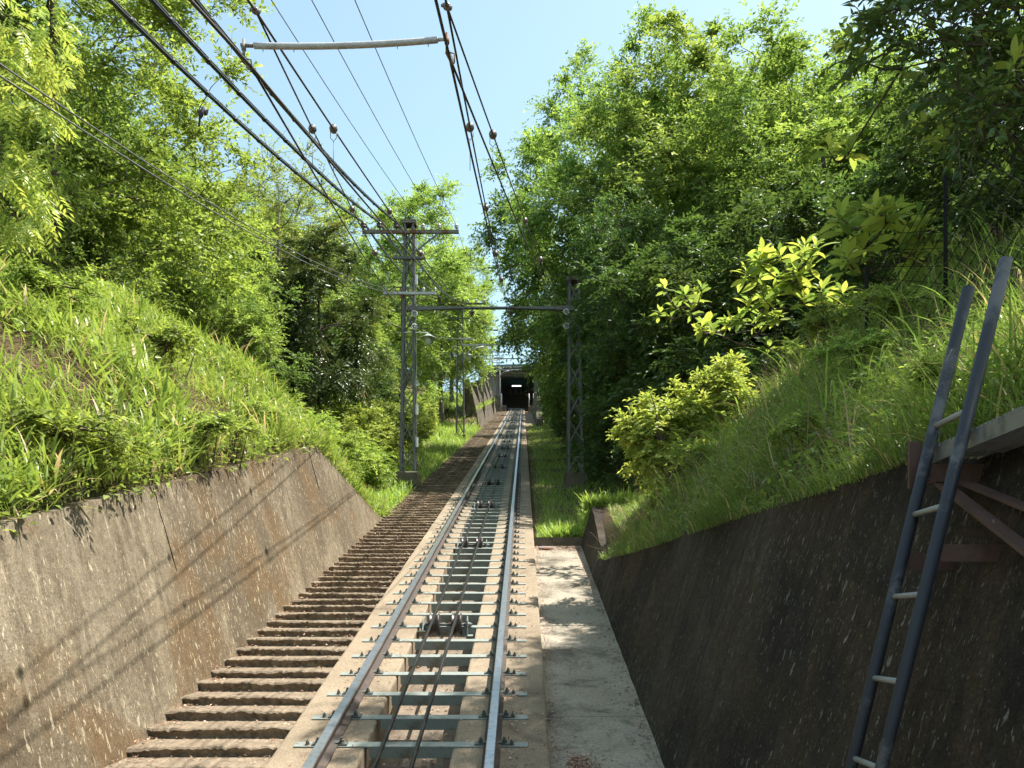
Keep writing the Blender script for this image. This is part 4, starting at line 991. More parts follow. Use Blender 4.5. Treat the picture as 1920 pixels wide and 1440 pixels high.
# near dark tree, top right: boughs above the bank, plus unseen ones added for shade
cl_ = []
Rn = np.random.default_rng(21)
for _ in range(150):
    px = Rn.uniform(1600, 2350); py = Rn.uniform(-300, 430); Yq = Rn.uniform(6.6, 9.3)
    if py > 300 and px < 1760: continue
    p = at(px, py, Yq); h_ = p.z - float(zt(p.y)); f_ = h_ / SUNV.z
    if p.x - SUNV.x * f_ < 0.9 and p.y - SUNV.y * f_ > 6.6: continue      # keeps the walkway and wall in the sun higher up
    cl_.append((p.x - 7.4, p.y - 9.8, p.z - 3.6))
def shade_clump(x0, y0, z0, t0, t1):                                 # unseen leaf clump added up the sun's line to shade a spot
    p = Vector((x0, y0, z0)) + SUNV * Rn.uniform(t0, t1); cl_.append((p.x - 7.4, p.y - 9.8, p.z - 3.6))
for _ in range(44):
    y0 = Rn.uniform(3.6, 6.7); shade_clump(Rn.uniform(-0.5, 1.0), y0, float(zt(y0)), 8.0, 10.0)
for _ in range(85):
    y0 = Rn.uniform(4.6, 8.3); x0 = float(xr(y0)) + Rn.uniform(0.05, 1.0); shade_clump(x0, y0, float(gz(x0, y0)), 6.3, 8.2)
for _ in range(26):
    shade_clump(1.5 + Rn.uniform(-0.4, 0.5), 2.9 + Rn.uniform(-0.6, 0.6), 0.7, 6.0, 7.5)
K_near = make_tree('near', 22, 7, 3.4, (3.6, 3, 3), 0, (0.35, 0.7), 17, 10, 0.10, M_leafN, M_bark, 0.25, 0.17, clumps=cl_, twig_r=0.007, limb=0.62, lean=(-0.8, -0.6))
place(K_near, 'overhanging_tree', 'near tree with dark crooked branches filling the top right corner', 7.4, 9.8, 1.0, 0.0, None, z=float(gz(7.4, 9.8)))
place(K_under, 'understory_tree', 'leafy low tree on the right bank behind the ladder', 8.8, 10.6, 1.0, 1.0, 'low trees on the right bank')
place(K_under, 'understory_tree', 'leafy low tree behind the mesh fence on the right bank', 7.0, 12.2, 0.95, 2.0, 'low trees on the right bank')

# left-hand wood
GL = 'trees on the left slope'
place(K_spring, 'feathery_tree', 'tall feathery spring-green tree at the top left', -8.4, 15.2, 1.05, 0.3, GL)
place(K_mid, 'broad_tree', 'mid-green tree rising behind the left bank at the picture edge', -11.4, 15.4, 1.05, 2.2, GL)
place(K_spring, 'feathery_tree', 'bright low tree left of the bare-branched one', -7.4, 18.5, 0.62, 4.0, GL, sxy=0.66)
place(K_thin, 'slender_tree', 'slender tree with bare grey branches under the black cables', -7.3, 25.5, 1.0, 0.5, GL)
place(K_thin, 'slender_tree', 'second slender pale tree close left of the dark evergreen', -8.6, 27.5, 0.95, 2.5, GL)
place(K_ever, 'evergreen_tree', 'dark evergreen with reddish leaves left of the nearest mast', -5.6, 23.5, 1.0, 0.0, GL)
place(K_ever, 'evergreen_tree', 'dark evergreen hung low behind the left bank', -7.2, 23.0, 0.85, 2.0, GL)
place(K_yellow, 'rounded_tree', 'rounded yellow-green tree straight behind the nearest mast', -5.9, 42.0, 1.3, 0.0, GL)
place(K_yellow, 'rounded_tree', 'yellow-green tree between the second and third masts', -5.0, 52.0, 1.2, 2.0, GL)
place(K_yellow, 'rounded_tree', 'pale green tree beside the third mast, close to the track', -5.0, 60.0, 1.15, 5.2, GL)
place(K_yellow, 'rounded_tree', 'farthest yellow-green tree left of the station', -6.5, 66.0, 1.05, 4.0, GL)
lst = ((-9.5, 33, 0.85, 1.0, K_mid), (-11, 24, 0.9, 3.0, K_mid), (-13, 36, 1.0, 4.6, K_yellow), (-9, 47, 1.0, 5.5, K_yellow), (-17, 22, 1.1, 0.6, K_spring), (-10, 60, 1.0, 2.4, K_yellow), (-8.5, 80, 0.9, 1.0, K_yellow), (-16, 30, 1.1, 1.6, K_yellow), (-6.6, 33.5, 0.6, 2.2, K_yellow), (-6.0, 17.4, 0.45, 2.0, K_mid), (-12.5, 18.5, 1.1, 5.0, K_mid), (-8.2, 29, 0.75, 0.4, K_mid), (-9.6, 19.5, 0.8, 1.3, K_mid))
for i, (X, Y, s, r, k) in enumerate(lst):
    place(k, 'background_tree', 'light green tree further back in the left-hand wood, %s counting up the slope' % rank(lst, i), X, Y, s, r, 'trees hidden deep in the left-hand wood')
lst = ((-6.2, 27, 0.8, 0.5), (-5.8, 30, 0.7, 1.5), (-8.8, 22, 0.9, 2.5), (-10.5, 20, 0.9, 3.5))
for i, (X, Y, s, r) in enumerate(lst):
    place(K_under, 'understory_tree', 'shaded low tree under the left-hand wood, %s counting up the slope' % rank(lst, i), X, Y, s, r, 'low trees under the left-hand wood')
bl = [(-4.0, 17.4, 0.85), (-4.9, 18.6, 1.0), (-3.8, 19.6, 0.8), (-4.7, 21.4, 1.0), (-4.3, 23.6, 1.05), (-5.4, 25.2, 1.1), (-4.4, 26.4, 1.0), (-5.8, 20.4, 1.1), (-4.6, 29.0, 1.1), (-5.5, 32.0, 1.2), (-4.4, 33.5, 0.9), (-5.3, 36.5, 1.1), (-4.9, 40.0, 1.0), (-6.6, 22.6, 1.15), (-5.7, 46, 1.1), (-6.2, 17.6, 1.0), (-7.2, 19.8, 1.1)]
for i, (X, Y, s) in enumerate(bl):
    place(K_bush, 'leafy_shrub', 'bright leafy shrub in the thicket left of the steps, %s counting up the slope' % rank(bl, i), X, Y, s, i * 1.3, 'bright shrubs left of the steps', 'shrub')

# shrub with yellow new leaves on the right bank end
cs = []
Rn = np.random.default_rng(5)
for px, py, n_, sp in ((1300, 840, 30, 66), (1215, 840, 18, 44), (1370, 770, 18, 48), (1290, 770, 18, 52), (1362, 690, 6, 12), (1230, 780, 10, 34), (1260, 900, 12, 44), (1190, 810, 5, 16), (1360, 720, 8, 24)):
    for _ in range(n_):
        p = at(px + Rn.normal() * sp * 0.6, py + Rn.normal() * sp * 0.45, 9.7 + Rn.normal() * 0.22); cs.append((p.x - 1.95, p.y - 9.7, p.z - 1.35))
M_leafS = leafmat('leaf_new_yellow', [(0, (0.10, 0.16, 0.02)), (0.4, (0.22, 0.31, 0.04)), (0.8, (0.36, 0.42, 0.06)), (1.0, (0.45, 0.40, 0.09))], 0.5)
K_sun = make_tree('sunny', 31, 2, 0.8, (0.9, 0.7, 0.9), 0, (0.13, 0.24), 14, 9, 0.072, M_leafS, M_bark, 0.35, 0.025, clumps=cs, trunks=2, twig_r=0.0025)
place(K_sun, 'sunlit_shrub', 'sunlit yellow-green shrub at the far end of the right bank', 1.95, 9.7, 1.0, 0, None, 'shrub', z=1.35)
# bright shrub with reddish tips at the left thicket
cs = []
for px, py, n_, sp in ((430, 590, 12, 40), (470, 625, 10, 30), (400, 640, 10, 40), (505, 640, 4, 12), (380, 600, 6, 30)):
    for _ in range(n_):
        p = at(px + Rn.normal() * sp * 0.6, py + Rn.normal() * sp * 0.35, 16.6 + Rn.normal() * 0.3); cs.append((p.x + 5.9, p.y - 16.6, p.z - 3.2))
K_tip = make_tree('tips', 33, 3, 1.8, (1.2, 1, 1), 0, (0.2, 0.34), 14, 9, 0.07, M_leafY, M_barkl, 0.2, 0.05, clumps=cs, twig_r=0.003)
place(K_tip, 'maple_shrub', 'light layered maple with orange tips behind the left bank', -5.9, 16.6, 1.0, 0, None, 'shrub', z=3.2)

# trees with large leaves: every leaf its own part
def big_leaf_mesh(seed):
    r = random.Random(seed); n = 7; vs = []; cv = r.uniform(0.2, 0.9); tw = r.uniform(-0.3, 0.3)
    ws = [0.012, 0.06, 0.11, 0.15, 0.165, 0.14, 0.08, 0.005]
    for i in range(n + 1):
        f = i / n; z = -cv * f * f * 0.5; y = f * (1 - 0.12 * cv * f); e_ = 0.22 * ws[i]; w_ = r.uniform(-0.012, 0.012)
        vs += [(-ws[i], y, z + e_ + tw * ws[i] + w_), (0, y, z), (ws[i], y, z + e_ - tw * ws[i] - w_)]
    fs = []
    for i in range(n):
        a0 = 3 * i; fs += [(a0, a0+1, a0+4, a0+3), (a0+1, a0+2, a0+5, a0+4)]
    me = bpy.data.meshes.new('leaf'); me.from_pydata(vs, [], fs); me.polygons.foreach_set('use_smooth', [True] * len(fs)); me.materials.append(M_leafB)
    a_ = me.attributes.new('tint', 'FLOAT', 'POINT'); a_.data.foreach_set('value', [r.uniform(0.1, 1.0)] * len(vs)); return me
BLM = [big_leaf_mesh(s) for s in range(10)]
def big_leaf_tree(label, regions, basept, leaf, nl, r0, seed):
    r = random.Random(seed); base = Vector(basept)
    t = thing('large_leaved_shrub', label, 'shrub', base, 'large-leaved shrubs on the right bank')
    m = MB(); fork = base + Vector((r.uniform(-.15, .15), r.uniform(-.1, .1), 0.55))
    m.tube([base + Vector((0, 0, -0.25)), base + Vector((r.uniform(-.08, .08), 0, 0.25)), fork], [r0, r0 * 0.8, r0 * 0.7], 7)
    nodes = [fork]
    spots = []
    for (px, py, Y, sx, sy_, n_) in regions:
        for _ in range(n_): spots.append(at(px + r.uniform(-sx, sx), py + r.uniform(-sy_, sy_), Y + r.uniform(-0.35, 0.35)))
    spots.sort(key=lambda p: (p - fork).length)
    for c in spots:
        p = min(nodes, key=lambda q: (c - q).length + max(0, q.z - c.z)); q = p.lerp(c, 0.55) + Vector((r.uniform(-.06, .06), r.uniform(-.06, .06), -0.07))
        rb = 0.014 if p is not fork else r0 * 0.5
        m.tube([p, q, c], [rb, rb * 0.7, 0.006], 5); nodes += [q, c]
        for k in range(nl):
            o = bpy.data.objects.new('leaf', r.choice(BLM)); link(o, t)
            az = 2.4 * k + r.uniform(-0.4, 0.4); lev = k / nl; el = 1.15 - 1.35 * lev + r.uniform(-0.25, 0.25)
            o.location = c - base + Vector((0, 0, 0.05 - 0.12 * lev))
            s = leaf * r.uniform(0.6, 1.0) * (0.7 + 0.4 * min(1, lev * 2)); o.scale = (s, s, s)
            o.rotation_euler = (Matrix.Rotation(az, 3, 'Z') @ Matrix.Rotation(el, 3, 'X') @ Matrix.Rotation(r.uniform(-0.6, 0.6), 3, 'Y')).to_euler()
    m.build('stems', M_bark, t)
big_leaf_tree('bright large-leaved shrub lit from behind in the middle of the right bank', [(1470, 495, 10.8, 75, 30, 13), (1540, 540, 10.6, 60, 40, 7), (1440, 560, 10.9, 40, 30, 4)], (3.75, 11.0, 2.9), 0.27, 12, 0.03, 1)
big_leaf_tree('large-leaved shrub with bright leaves behind the mesh fence', [(1650, 410, 8.2, 80, 25, 12), (1730, 450, 8.2, 60, 40, 6), (1600, 470, 8.4, 40, 35, 5)], (3.7, 8.5, 2.8), 0.25, 12, 0.03, 2)
big_leaf_tree('lower large-leaved shrub sprouting over the grass of the right bank', [(1360, 600, 11.4, 45, 22, 7), (1270, 565, 12.0, 60, 25, 7), (1430, 620, 11.2, 60, 40, 8)], (3.0, 11.7, 2.2), 0.22, 10, 0.028, 3)
big_leaf_tree('shaded large-leaved branch high at the right edge', [(1640, 110, 7.6, 60, 30, 4), (1880, 120, 7.0, 60, 70, 6), (1540, 285, 9.0, 70, 20, 4), (1790, 230, 7.6, 60, 50, 4)], (5.4, 8.2, 3.6), 0.24, 8, 0.04, 4)

# near left branch with hanging compound leaves: each compound leaf a part
def compound_mesh(seed):
    r = random.Random(seed); P = []; D = []; N = []; L = []; n = 13; tint = []
    for i in range(n):
        f = (i // 2 + 1) / 7; s = 1 if i % 2 else -1
        if i == n - 1: s = 0
        P.append((s * 0.004, f * 0.34, -0.10 * f * f)); D.append((s * 0.9, 0.55 if s else 1, -0.35 + r.uniform(-.15, .15))); N.append((r.uniform(-.3, .3), 0.1, 1)); L.append(0.105 * (0.8 + 0.4 * math.sin(f * 3))); tint.append(r.uniform(0.1, 1))
    L = np.array(L); me = leaf_mesh('leaf', np.array(P, float), np.array(D, float), np.array(N, float), L, L * 0.30, np.array(tint), M_leafC); return me
CM = [compound_mesh(s) for s in range(5)]
base = Vector((-7.6, 8.8, float(gz(-7.6, 8.8))))
t = thing('overhanging_branch_tree', 'near tree with drooping bright compound leaves at the left edge', 'tree', base)
m = MB(); r = random.Random(3)
m.tube([base + Vector((0, 0, -0.3)), base + Vector((0.1, 0, 1.5)), base + Vector((0.5, 0, 3.0)), base + Vector((0.9, 0, 4.6))], [0.11, 0.09, 0.07, 0.04], 8)
for (px, py, Y, n_, sp) in ((60, 60, 8.6, 40, 55), (30, 150, 8.4, 34, 45), (90, 110, 8.8, 24, 35), (20, 300, 8.3, 40, 40), (60, 330, 8.5, 34, 38), (40, 420, 8.4, 26, 36), (75, 380, 8.6, 16, 30), (-60, 250, 8.4, 18, 60), (0, 30, 8.5, 20, 50), (85, 210, 8.5, 14, 20)):
    c = at(px, py, Y); p = base + Vector((0.7, 0, 3.2 + (c.z - base.z - 3) * 0.35)); q = p.lerp(c, 0.55) + Vector((0, 0, 0.25))
    m.tube([p, q, c], [0.03, 0.018, 0.005], 5)
    for k in range(n_):
        o = bpy.data.objects.new('leaf', r.choice(CM)); link(o, t)
        cc = at(px + r.gauss(0, sp * 0.6), py + r.gauss(0, sp * 0.6), Y + r.gauss(0, 0.25))
        o.location = cc - base; s = r.uniform(0.55, 0.95); o.scale = (s, s, s)
        o.rotation_euler = (Matrix.Rotation(r.uniform(0, 6.28), 3, 'Z') @ Matrix.Rotation(r.uniform(-1.1, -0.1), 3, 'X')).to_euler()
m.build('branches', M_bark, t)

# ------------------------------------------------------------------ grass and ground cover (stuff)
def blades(name, P, az, lean, L, W, curl, tint, mat, seg=3, wb=0.5):
    n = len(P); f = np.linspace(0, 1, seg + 1)
    dx = np.stack([np.cos(az), np.sin(az), np.zeros(n)], 1); sd = np.stack([-np.sin(az), np.cos(az), np.zeros(n)], 1)
    ang = lean[:, None] + curl[:, None] * (f[None, :-1] + 0.5 / seg)
    st = L[:, None] / seg
    hx = np.concatenate([np.zeros((n, 1)), np.cumsum(np.sin(ang) * st, 1)], 1); hz = np.concatenate([np.zeros((n, 1)), np.cumsum(np.cos(ang) * st, 1)], 1)
    C = P[:, None, :] + dx[:, None, :] * hx[..., None]; C[..., 2] += hz
    wd = np.interp(f, [0, 0.35, 1.0], [wb, 1.0, 0.0])[:-1]
    A = C[:, :-1] + sd[:, None, :] * (W[:, None] * 0.5 * wd)[..., None]; B = C[:, :-1] - sd[:, None, :] * (W[:, None] * 0.5 * wd)[..., None]
    V = np.concatenate([np.stack([A, B], 2).reshape(n, 2 * seg, 3), C[:, -1:, :]], 1); k = 2 * seg + 1
    b = np.arange(n)[:, None] * k; quads = []
    for i in range(seg - 1): quads.append(np.concatenate([b + 2*i, b + 2*i + 1, b + 2*i + 3, b + 2*i + 2], 1))
    tri = np.concatenate([b + 2*(seg-1), b + 2*(seg-1) + 1, b + 2*seg], 1)
    Q = np.stack(quads, 1).reshape(-1) if quads else np.zeros(0, int)
    loops = np.concatenate([Q, tri.reshape(-1)]); counts = np.concatenate([np.full(n * (seg - 1), 4), np.full(n, 3)])
    return np_mesh(name, V.reshape(-1, 3), counts, loops, mat, np.repeat(tint, k))
def pn(X, Y, s, ph=0):   # cheap smooth noise
    return (np.sin(X * s * 1.3 + ph) * np.sin(Y * s * 1.1 + ph * 2.1) + np.sin(X * s * 2.9 + Y * s * 1.7 + ph) * 0.6 + np.sin(X * s * 0.7 - Y * s * 2.3 + ph * 3) * 0.5) / 2.1 * 0.5 + 0.5
def stuff(name, me, label):
    o = bpy.data.objects.new(name, me); link(o); tag(o, label, 'ground cover', kind='stuff'); return o

# left bank: bamboo grass
n = 104000
Y = rng.uniform(2.5, 16.5, n); d = rng.random(n) ** 1.5 * 7.5 + 0.03; X = xl(Y) - d
bare = np.exp(-(((X + 4.4) / 0.5) ** 2 + ((Y - 7.1) / 0.6) ** 2)) + np.exp(-(((X + 3.45) / 0.4) ** 2 + ((Y - 9.6) / 1.0) ** 2)) * 0.95 + np.exp(-(((X + 3.5) / 0.5) ** 2 + ((Y - 7.4) / 0.5) ** 2)) * 0.7
dens = np.clip(pn(X, Y, 1.9, 1) * 1.5, 0.15, 1) * (1 - np.clip(bare * 1.1, 0, 0.97))
k = rng.random(n) < dens; X, Y, d = X[k], Y[k], d[k]; n = len(X)
P = np.stack([X, Y, gz(X, Y) - 0.02], 1)
hgt = 0.6 + 0.8 * pn(X, Y, 1.1, 4)
st_h = rng.uniform(0.0, 0.30, n) * hgt; P[:, 2] += st_h
L = rng.uniform(0.10, 0.30, n) * hgt; tt = np.clip(0.15 + 0.5 * rng.random(n) + 0.22 * pn(X, Y, 2.2, 7) + np.where(rng.random(n) < 0.06, 0.5, 0), 0, 1)
stuff('bamboo_grass', blades('bamboo_grass', P, rng.uniform(0, 6.283, n), rng.uniform(0.1, 1.15, n), L, L * rng.uniform(0.05, 0.115, n), rng.uniform(0.1, 1.3, n), tt, M_grassL, 3), 'bright bamboo grass covering the left bank above the sunny wall')
# dry straw and twigs on the bare patches
n = 22000
Y = rng.uniform(3, 13, n); d = np.abs(rng.normal(0, 1, n)) * 1.3; X = xl(Y) - d
bare = np.exp(-(((X + 4.4) / 0.8) ** 2 + ((Y - 7.1) / 0.9) ** 2)) * 1.5 + np.exp(-(((X + 3.45) / 0.45) ** 2 + ((Y - 9.6) / 1.2) ** 2)) + np.exp(-(((X + 3.5) / 0.6) ** 2 + ((Y - 7.4) / 0.7) ** 2)) + 0.12
k = rng.random(n) < bare; X, Y = X[k], Y[k]; n = len(X); P = np.stack([X, Y, gz(X, Y) + rng.uniform(-0.01, 0.02, n)], 1)
L = rng.uniform(0.06, 0.28, n)
stuff('dry_straw', blades('dry_straw', P, rng.normal(0.0, 0.8, n), rng.uniform(1.1, 2.3, n), L, np.full(n, 0.007), rng.uniform(-0.3, 0.5, n), rng.random(n), M_straw, 2), 'dry straw lying on bare earth patches of the left bank')
# right bank: long arching grass
n = 62000
Y = rng.uniform(1.6, 13.9, n); d = rng.random(n) ** 1.35 * 5.5 - 0.06; X = xr(Y) + d
k = (rng.random(n) < np.clip(pn(X, Y, 2.6, 2) * 2.2 - 0.35, 0.10, 1)) & ~((Y > 10.7) & (d < 0.24)); X, Y, d = X[k], Y[k], d[k]; n = len(X)
P = np.stack([X, Y, gz(X, Y) - 0.02], 1)
edge = d < 0.22
az = np.where(edge | (rng.random(n) < 0.45), rng.normal(math.pi, 0.9, n), rng.uniform(0, 6.283, n))
hgt = 0.30 + 1.15 * pn(X, Y, 2.1, 3) ** 1.6
L = rng.uniform(0.15, 0.60, n) * hgt * np.where(edge, 0.75, 1.0) * np.where(Y > 9.8, 0.55, 1.0)
tt = np.clip(0.1 + 0.55 * rng.random(n) + 0.2 * pn(X, Y, 3, 5) + np.where(rng.random(n) < 0.07, 0.5, 0), 0, 1)
stuff('long_grass', blades('long_grass', P, az, rng.uniform(0.05, 0.7, n), L, rng.uniform(0.005, 0.012, n), rng.uniform(0.4, 2.4, n), tt, M_grassR, 4), 'long arching grass spilling over the top of the dark right wall')
# dead stalks lying through the grass
n = 2600
Y = rng.uniform(2.6, 11, n); d = rng.random(n) ** 1.2 * 3.5; X = xr(Y) + d; P = np.stack([X, Y, gz(X, Y) + rng.uniform(0.0, 0.12, n)], 1)
stuff('dead_stalks', blades('dead_stalks', P, rng.normal(math.pi, 1.2, n), rng.uniform(0.4, 1.9, n), rng.uniform(0.15, 0.5, n), rng.uniform(0.003, 0.008, n), rng.uniform(-0.4, 1.2, n), rng.random(n), M_straw, 3), 'dry straw-coloured stalks tangled in the grass of the right bank')
# a few bold arching blades
n = 420
Y = rng.uniform(3.2, 9.5, n); d = rng.uniform(0.3, 3.2, n); X = xr(Y) + d; P = np.stack([X, Y, gz(X, Y)], 1)
stuff('arching_grass', blades('arching_grass', P, rng.normal(math.pi, 1.1, n), rng.uniform(0.1, 0.5, n), rng.uniform(0.5, 0.95, n), rng.uniform(0.009, 0.017, n), rng.uniform(1.6, 2.9, n), np.clip(rng.normal(0.7, 0.15, n), 0, 1), M_grassR, 7), 'tall arching grass blades standing out on the right bank')
# small herbs on the right bank near the ladder
n = 9000
Y = rng.uniform(2.6, 8.0, n); d = rng.random(n) * 2.2 - 0.03; X = xr(Y) + d; P = np.stack([X, Y, gz(X, Y) + rng.uniform(0, 0.22, n)], 1)
Dv = unit(rng.normal(size=(n, 3)) * np.array([1, 1, 0.4])); Nv = np.array([0, 0, 1.0]) + rng.normal(size=(n, 3)) * 0.4; L = rng.uniform(0.025, 0.06, n)
stuff('low_herbs', leaf_mesh('low_herbs', P, Dv, Nv, L, L * 0.5, rng.uniform(0.2, 0.85, n), M_grassR), 'small leafy herbs among the grass beside the ladder')
# herbs on the left bank
n = 16000
Y = rng.uniform(4.0, 13.5, n); d = rng.random(n) ** 1.3 * 4.5 - 0.08; X = xl(Y) - d
k = rng.random(n) < np.clip(pn(X, Y, 1.5, 9) * 1.9 - 0.55, 0.02, 1); X, Y = X[k], Y[k]; n = len(X)
P = np.stack([X, Y, gz(X, Y) + rng.uniform(0, 0.32, n)], 1)
Dv = unit(rng.normal(size=(n, 3)) * np.array([1, 1, 0.4])); Nv = np.array([0, 0, 1.0]) + rng.normal(size=(n, 3)) * 0.45; L = rng.uniform(0.035, 0.085, n)
stuff('low_herbs', leaf_mesh('low_herbs', P, Dv, Nv, L, L * 0.55, rng.uniform(0.1, 0.8, n), M_grassL), 'broad-leaved herbs among the bamboo grass on the left bank')
# grass strip right of the track
n = 42000
Y = 13.8 + rng.random(n) ** 1.7 * 46; X = 0.24 + rng.random(n) * 2.6
k = rng.random(n) < np.clip(pn(X, Y, 1.3, 6) * 1.8, 0.3, 1); X, Y = X[k], Y[k]; n = len(X)
zg = np.where(X < 1.0, zt(Y) - 0.21, gz(X, Y)); P = np.stack([X, Y, zg - 0.01], 1)
L = rng.uniform(0.06, 0.22, n) * (0.6 + 0.6 * pn(X, Y, 1.7, 8)) * np.where(Y < 15.2, 1.7, 1.0) * np.where(X < 0.4, 0.6, 1)
stuff('verge_grass', blades('verge_grass', P, rng.uniform(0, 6.283, n), rng.uniform(0.05, 0.8, n), L, L * rng.uniform(0.05, 0.12, n), rng.uniform(0.1, 1.2, n), np.clip(0.3 + 0.6 * rng.random(n), 0, 1), M_grassS, 3), 'green grass strip between the track and the right-hand trees')
# grass left of the steps
n = 60000
Y = 14.5 + rng.random(n) ** 1.5 * 72; d = rng.random(n) ** 1.2 * 4.5 + 0.05; X = xl(Y) - d
k = rng.random(n) < np.clip(pn(X, Y, 1.1, 3) * 1.9, 0.35, 1); X, Y = X[k], Y[k]; n = len(X)
P = np.stack([X, Y, gz(X, Y) - 0.02], 1); L = rng.uniform(0.10, 0.34, n) * (0.5 + 0.8 * pn(X, Y, 1.2, 8)) * (1 + Y / 80)
stuff('verge_grass', blades('verge_grass', P, rng.uniform(0, 6.283, n), rng.uniform(0.05, 0.8, n), L, L * rng.uniform(0.05, 0.12, n), rng.uniform(0.1, 1.2, n), np.clip(0.3 + 0.65 * rng.random(n), 0, 1), M_grassS, 3), 'bright grass along the masts left of the upper steps')
# fallen leaves on slab, walkway and steps
def litter(n, fx, label, dz, s=(0.012, 0.035)):
    X, Y = fx(n); n = len(X); P = np.stack([X, Y, zt(Y) + dz + rng.uniform(0.001, 0.012, n)], 1)
    Dv = unit(np.stack([rng.normal(size=n), rng.normal(size=n), rng.normal(size=n) * 0.25], 1)); Nv = np.stack([rng.normal(size=n) * 0.35, rng.normal(size=n) * 0.35 - 0.27, np.ones(n)], 1)
    L = rng.uniform(*s, n); stuff('fallen_leaves', leaf_mesh('fallen_leaves', P, Dv, Nv, L, L * rng.uniform(0.2, 0.6, n), rng.random(n), M_litter), label)
def f_slab(n):
    Y = 4 + rng.random(n) ** 1.4 * 22; side = rng.random(n)
    X = np.where(side < 0.4, TR + 0.10 + np.abs(rng.normal(0, 0.06, n)), np.where(side < 0.65, TL + rng.normal(0.1, 0.06, n), np.where(side < 0.8, TL - 0.09 - np.abs(rng.normal(0, 0.05, n)), rng.uniform(-0.45, 0.15, n))))
    Yq = np.where(rng.random(n) < 0.6, np.round((Y - 5.57) / 0.4725) * 0.4725 + 5.57 + rng.normal(0.06, 0.05, n), Y)
    return X, Yq
litter(4200, f_slab, 'small dry leaves caught around the rail clips', -0.122)
def f_walk(n):
    Y = 3 + rng.random(n) * 10.6; X = np.where(rng.random(n) < 0.45, 0.90 - np.abs(rng.normal(0, 0.06, n)), np.where(rng.random(n) < 0.5, 0.19 + np.abs(rng.normal(0, 0.05, n)), rng.uniform(0.2, 0.9, n)))
    a1 = rng.random(n) < 0.22; X = np.where(a1, rng.uniform(0.2, 0.9, n), X); Y = np.where(a1, 13.55 - np.abs(rng.normal(0, 0.35, n)), Y)
    a2 = rng.random(n) < 0.22; X = np.where(a2, 0.30 + np.abs(rng.normal(0, 0.09, n)), X); Y = np.where(a2, 5.55 + rng.normal(0, 0.10, n), Y); return X, Y
litter(4200, f_walk, 'dry orange leaves scattered on the walkway', -0.246)
ns = 2600
ii = (rng.random(ns) ** 1.5 * 60).astype(int); ya_ = np.array(sy)[ii]; Yl = ya_ + rng.uniform(0.03, 0.28, ns)
Xl = np.where(rng.random(ns) < 0.5, -2.60 + np.abs(rng.normal(0, 0.07, ns)), np.where(rng.random(ns) < 0.4, -1.64 - np.abs(rng.normal(0, 0.07, ns)), rng.uniform(-2.58, -1.64, ns)))
Pl = np.stack([Xl, Yl, zt(ya_) - 0.135 + 0.014 + rng.uniform(0.0, 0.014, ns)], 1); Ll = rng.uniform(0.012, 0.04, ns)
stuff('fallen_leaves', leaf_mesh('fallen_leaves', Pl, unit(rng.normal(size=(ns, 3)) * np.array([1, 1, 0.25])), np.array([0, 0, 1.0]) + rng.normal(size=(ns, 3)) * 0.3, Ll, Ll * rng.uniform(0.2, 0.6, ns), rng.random(ns), M_litter), 'dry leaves and twigs caught on the treads of the steps')
def f_trench(n): return rng.uniform(-1.02, -0.48, n), 4 + rng.random(n) * 12
litter(1500, f_trench, 'dry leaves lying in the trench under the ties', -0.468, (0.02, 0.05))
# shrubs drooping over the left wall edge
K_low = make_tree('low', 41, 0.6, 0.22, (0.36, 0.36, 0.26), 22, (0.10, 0.17), 10, 8, 0.05, M_leafL, M_bark, 0.3, 0.012, trunks=3, low=-0.6, twig_r=0.002)
for i, (X, Y, s, l) in enumerate(((-3.10, 5.9, 1.15, 'dense low shrub hanging over the wall edge at the far left'), (-3.12, 6.5, 0.8, 'low shrub next to the dense one on the left wall edge'), (-3.08, 8.2, 1.0, 'light green shrub drooping over the middle of the sunny wall'), (-3.1, 9.1, 0.85, 'small shrub on the wall edge just past the bare earth'), (-3.9, 9.2, 1.3, 'dark-centred bush half way up the left bank'), (-3.3, 10.6, 0.8, 'low shrub near the upper end of the sunny wall'), (-4.6, 8.4, 1.2, 'rounded bush beside the bare earth patch on the left bank'))):
    place(K_low, 'low_shrub', l, X, Y, s, i * 1.1, 'low shrubs on the left bank', 'shrub')
LR = ['small leafy weed clump beside the ladder top', 'leafy weed clump above the middle of the dark wall', 'round weed clump half way up the right bank', 'weed clump under the mesh fence post', 'low weed clump near the far end of the dark wall', 'weed clump at the foot of the large-leaved shrub']
for i, (X, Y, s) in enumerate(((1.9, 3.9, 0.55), (1.75, 5.4, 0.6), (2.4, 6.2, 0.8), (2.9, 6.9, 0.9), (1.75, 8.6, 0.7), (3.0, 8.4, 0.9))):
    place(K_low, 'weed_clump', LR[i], X, Y, s, i * 0.9, 'weed clumps on the right bank', 'shrub')
# roots on the bank
for i, (pp, l) in enumerate(((((245, 738, 9.6), (270, 752, 9.5), (285, 775, 9.3), (292, 795, 9.2)), 'pale curved root sticking out of the left bank'), (((0, 712, 7.2), (30, 706, 7.2), (60, 716, 7.15)), 'grey root on the bare earth at the left edge'))):
    pts = [at(*p) for p in pp]; o = MB().tube(pts, [0.016, 0.02, 0.016, 0.008][:len(pts)], 7).build('root', M_barkl, origin=pts[0]); tag(o, l, 'root')

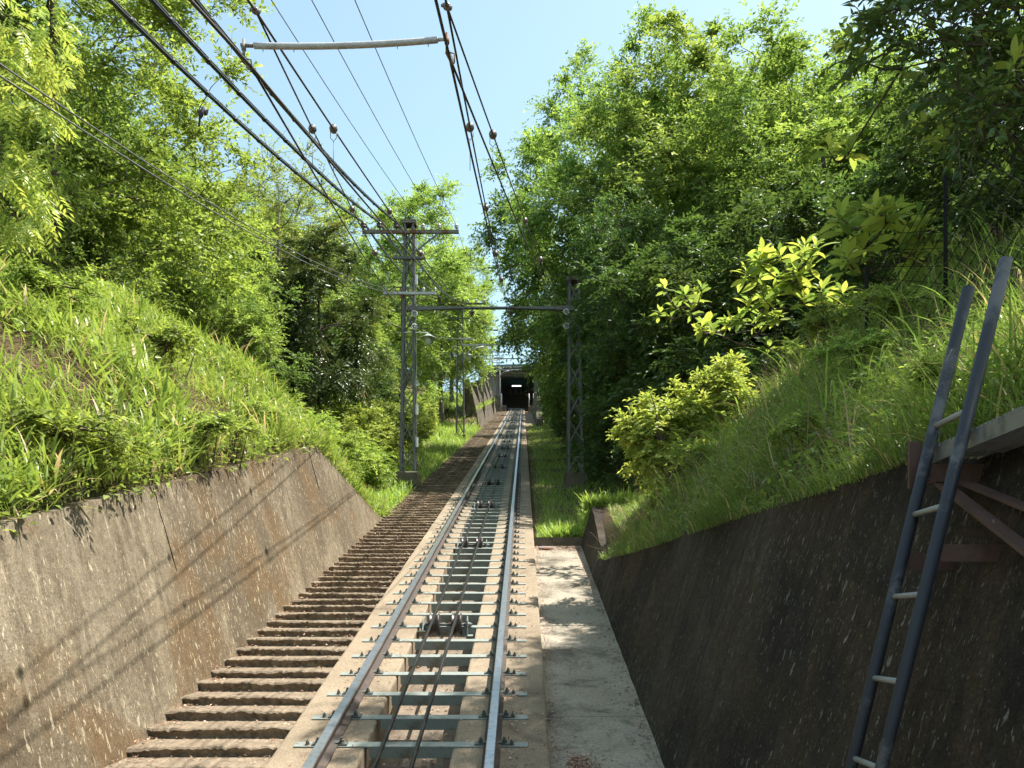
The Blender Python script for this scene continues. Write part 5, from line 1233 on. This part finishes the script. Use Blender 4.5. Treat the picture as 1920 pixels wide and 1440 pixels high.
# wire mesh fence on the right bank
fn = thing('mesh_fence', 'dark wire mesh fence under the branches on the right bank', 'fence', at(1700, 560, 6.6))
posts = [(1625, 650, 500, 7.4), (1773, 600, 330, 6.6), (1935, 560, 230, 5.9)]
pp = [(at(px, a_, Y), at(px, b_, Y)) for px, a_, b_, Y in posts]
for a_, b_ in pp: MB().tube([a_, b_], 0.016, 7).build('post', M_fence, fn)
for k in range(2):
    (a0, a1), (b0, b1) = pp[k], pp[k+1]
    for i in range(-5, 8):
        f0, f1 = i / 8, i / 8 + 0.62
        for (u0, u1) in ((f0, f1), (f1, f0)):
            def cl2(u_s, u_e):
                ts = [0.0, 1.0]; 
                for lim in (0.0, 1.0):
                    if abs(u_e - u_s) > 1e-6:
                        tq = (lim - u_s) / (u_e - u_s)
                        if 0 < tq < 1: ts.append(tq)
                ts = sorted(ts); best = None
                for i2 in range(len(ts) - 1):
                    mm = (ts[i2] + ts[i2+1]) / 2; uu = u_s + (u_e - u_s) * mm
                    if 0 <= uu <= 1: best = (ts[i2], ts[i2+1])
                return best
            cc = cl2(u0, u1)
            if not cc: continue
            def pt(tq): u_ = u0 + (u1 - u0) * tq; return a0.lerp(a1, u_).lerp(b0.lerp(b1, u_), tq)
            MB().tube([pt(cc[0]), pt(cc[1])], 0.0032, 4).build('mesh_wire', M_fence, fn)

# bird by the black cable
p = at(378, 212, 7.6); m = MB()
prof = [(0.002, -0.11), (0.018, -0.09), (0.034, -0.03), (0.036, 0.02), (0.026, 0.06), (0.024, 0.085), (0.012, 0.105), (0.002, 0.125)]
m.lathe(prof, p, (0.25, 0.1, 0.9), 12)
q = p + Vector((-0.03, 0, -0.10))
m.add([q + Vector((-0.014, 0.01, 0.03)), q + Vector((0.014, 0.01, 0.03)), q + Vector((0.012, 0, -0.09)), q + Vector((-0.02, 0, -0.09)), q + Vector((0, 0.012, 0.03)), q + Vector((-0.004, 0.008, -0.09))], [(0, 1, 2, 3), (4, 0, 3, 5), (1, 4, 5, 2)])
for s in (-1, 1):
    a_ = p + Vector((s * 0.02, 0.02, 0.06)); m.add([a_, a_ + Vector((s * 0.07, 0.03, 0.03)), a_ + Vector((s * 0.05, 0.03, -0.06)), a_ + Vector((s * 0.005, 0.01, -0.09)), a_ + Vector((s * 0.03, -0.008, -0.02))], [(0, 1, 4), (1, 2, 4), (2, 3, 4), (3, 0, 4)])
m.v = [tuple(p + (Vector(q_) - p) * 0.6) for q_ in m.v]
o = m.build('bird', M_bird, origin=p); tag(o, 'small dark bird beside the leftmost black cable', 'bird')
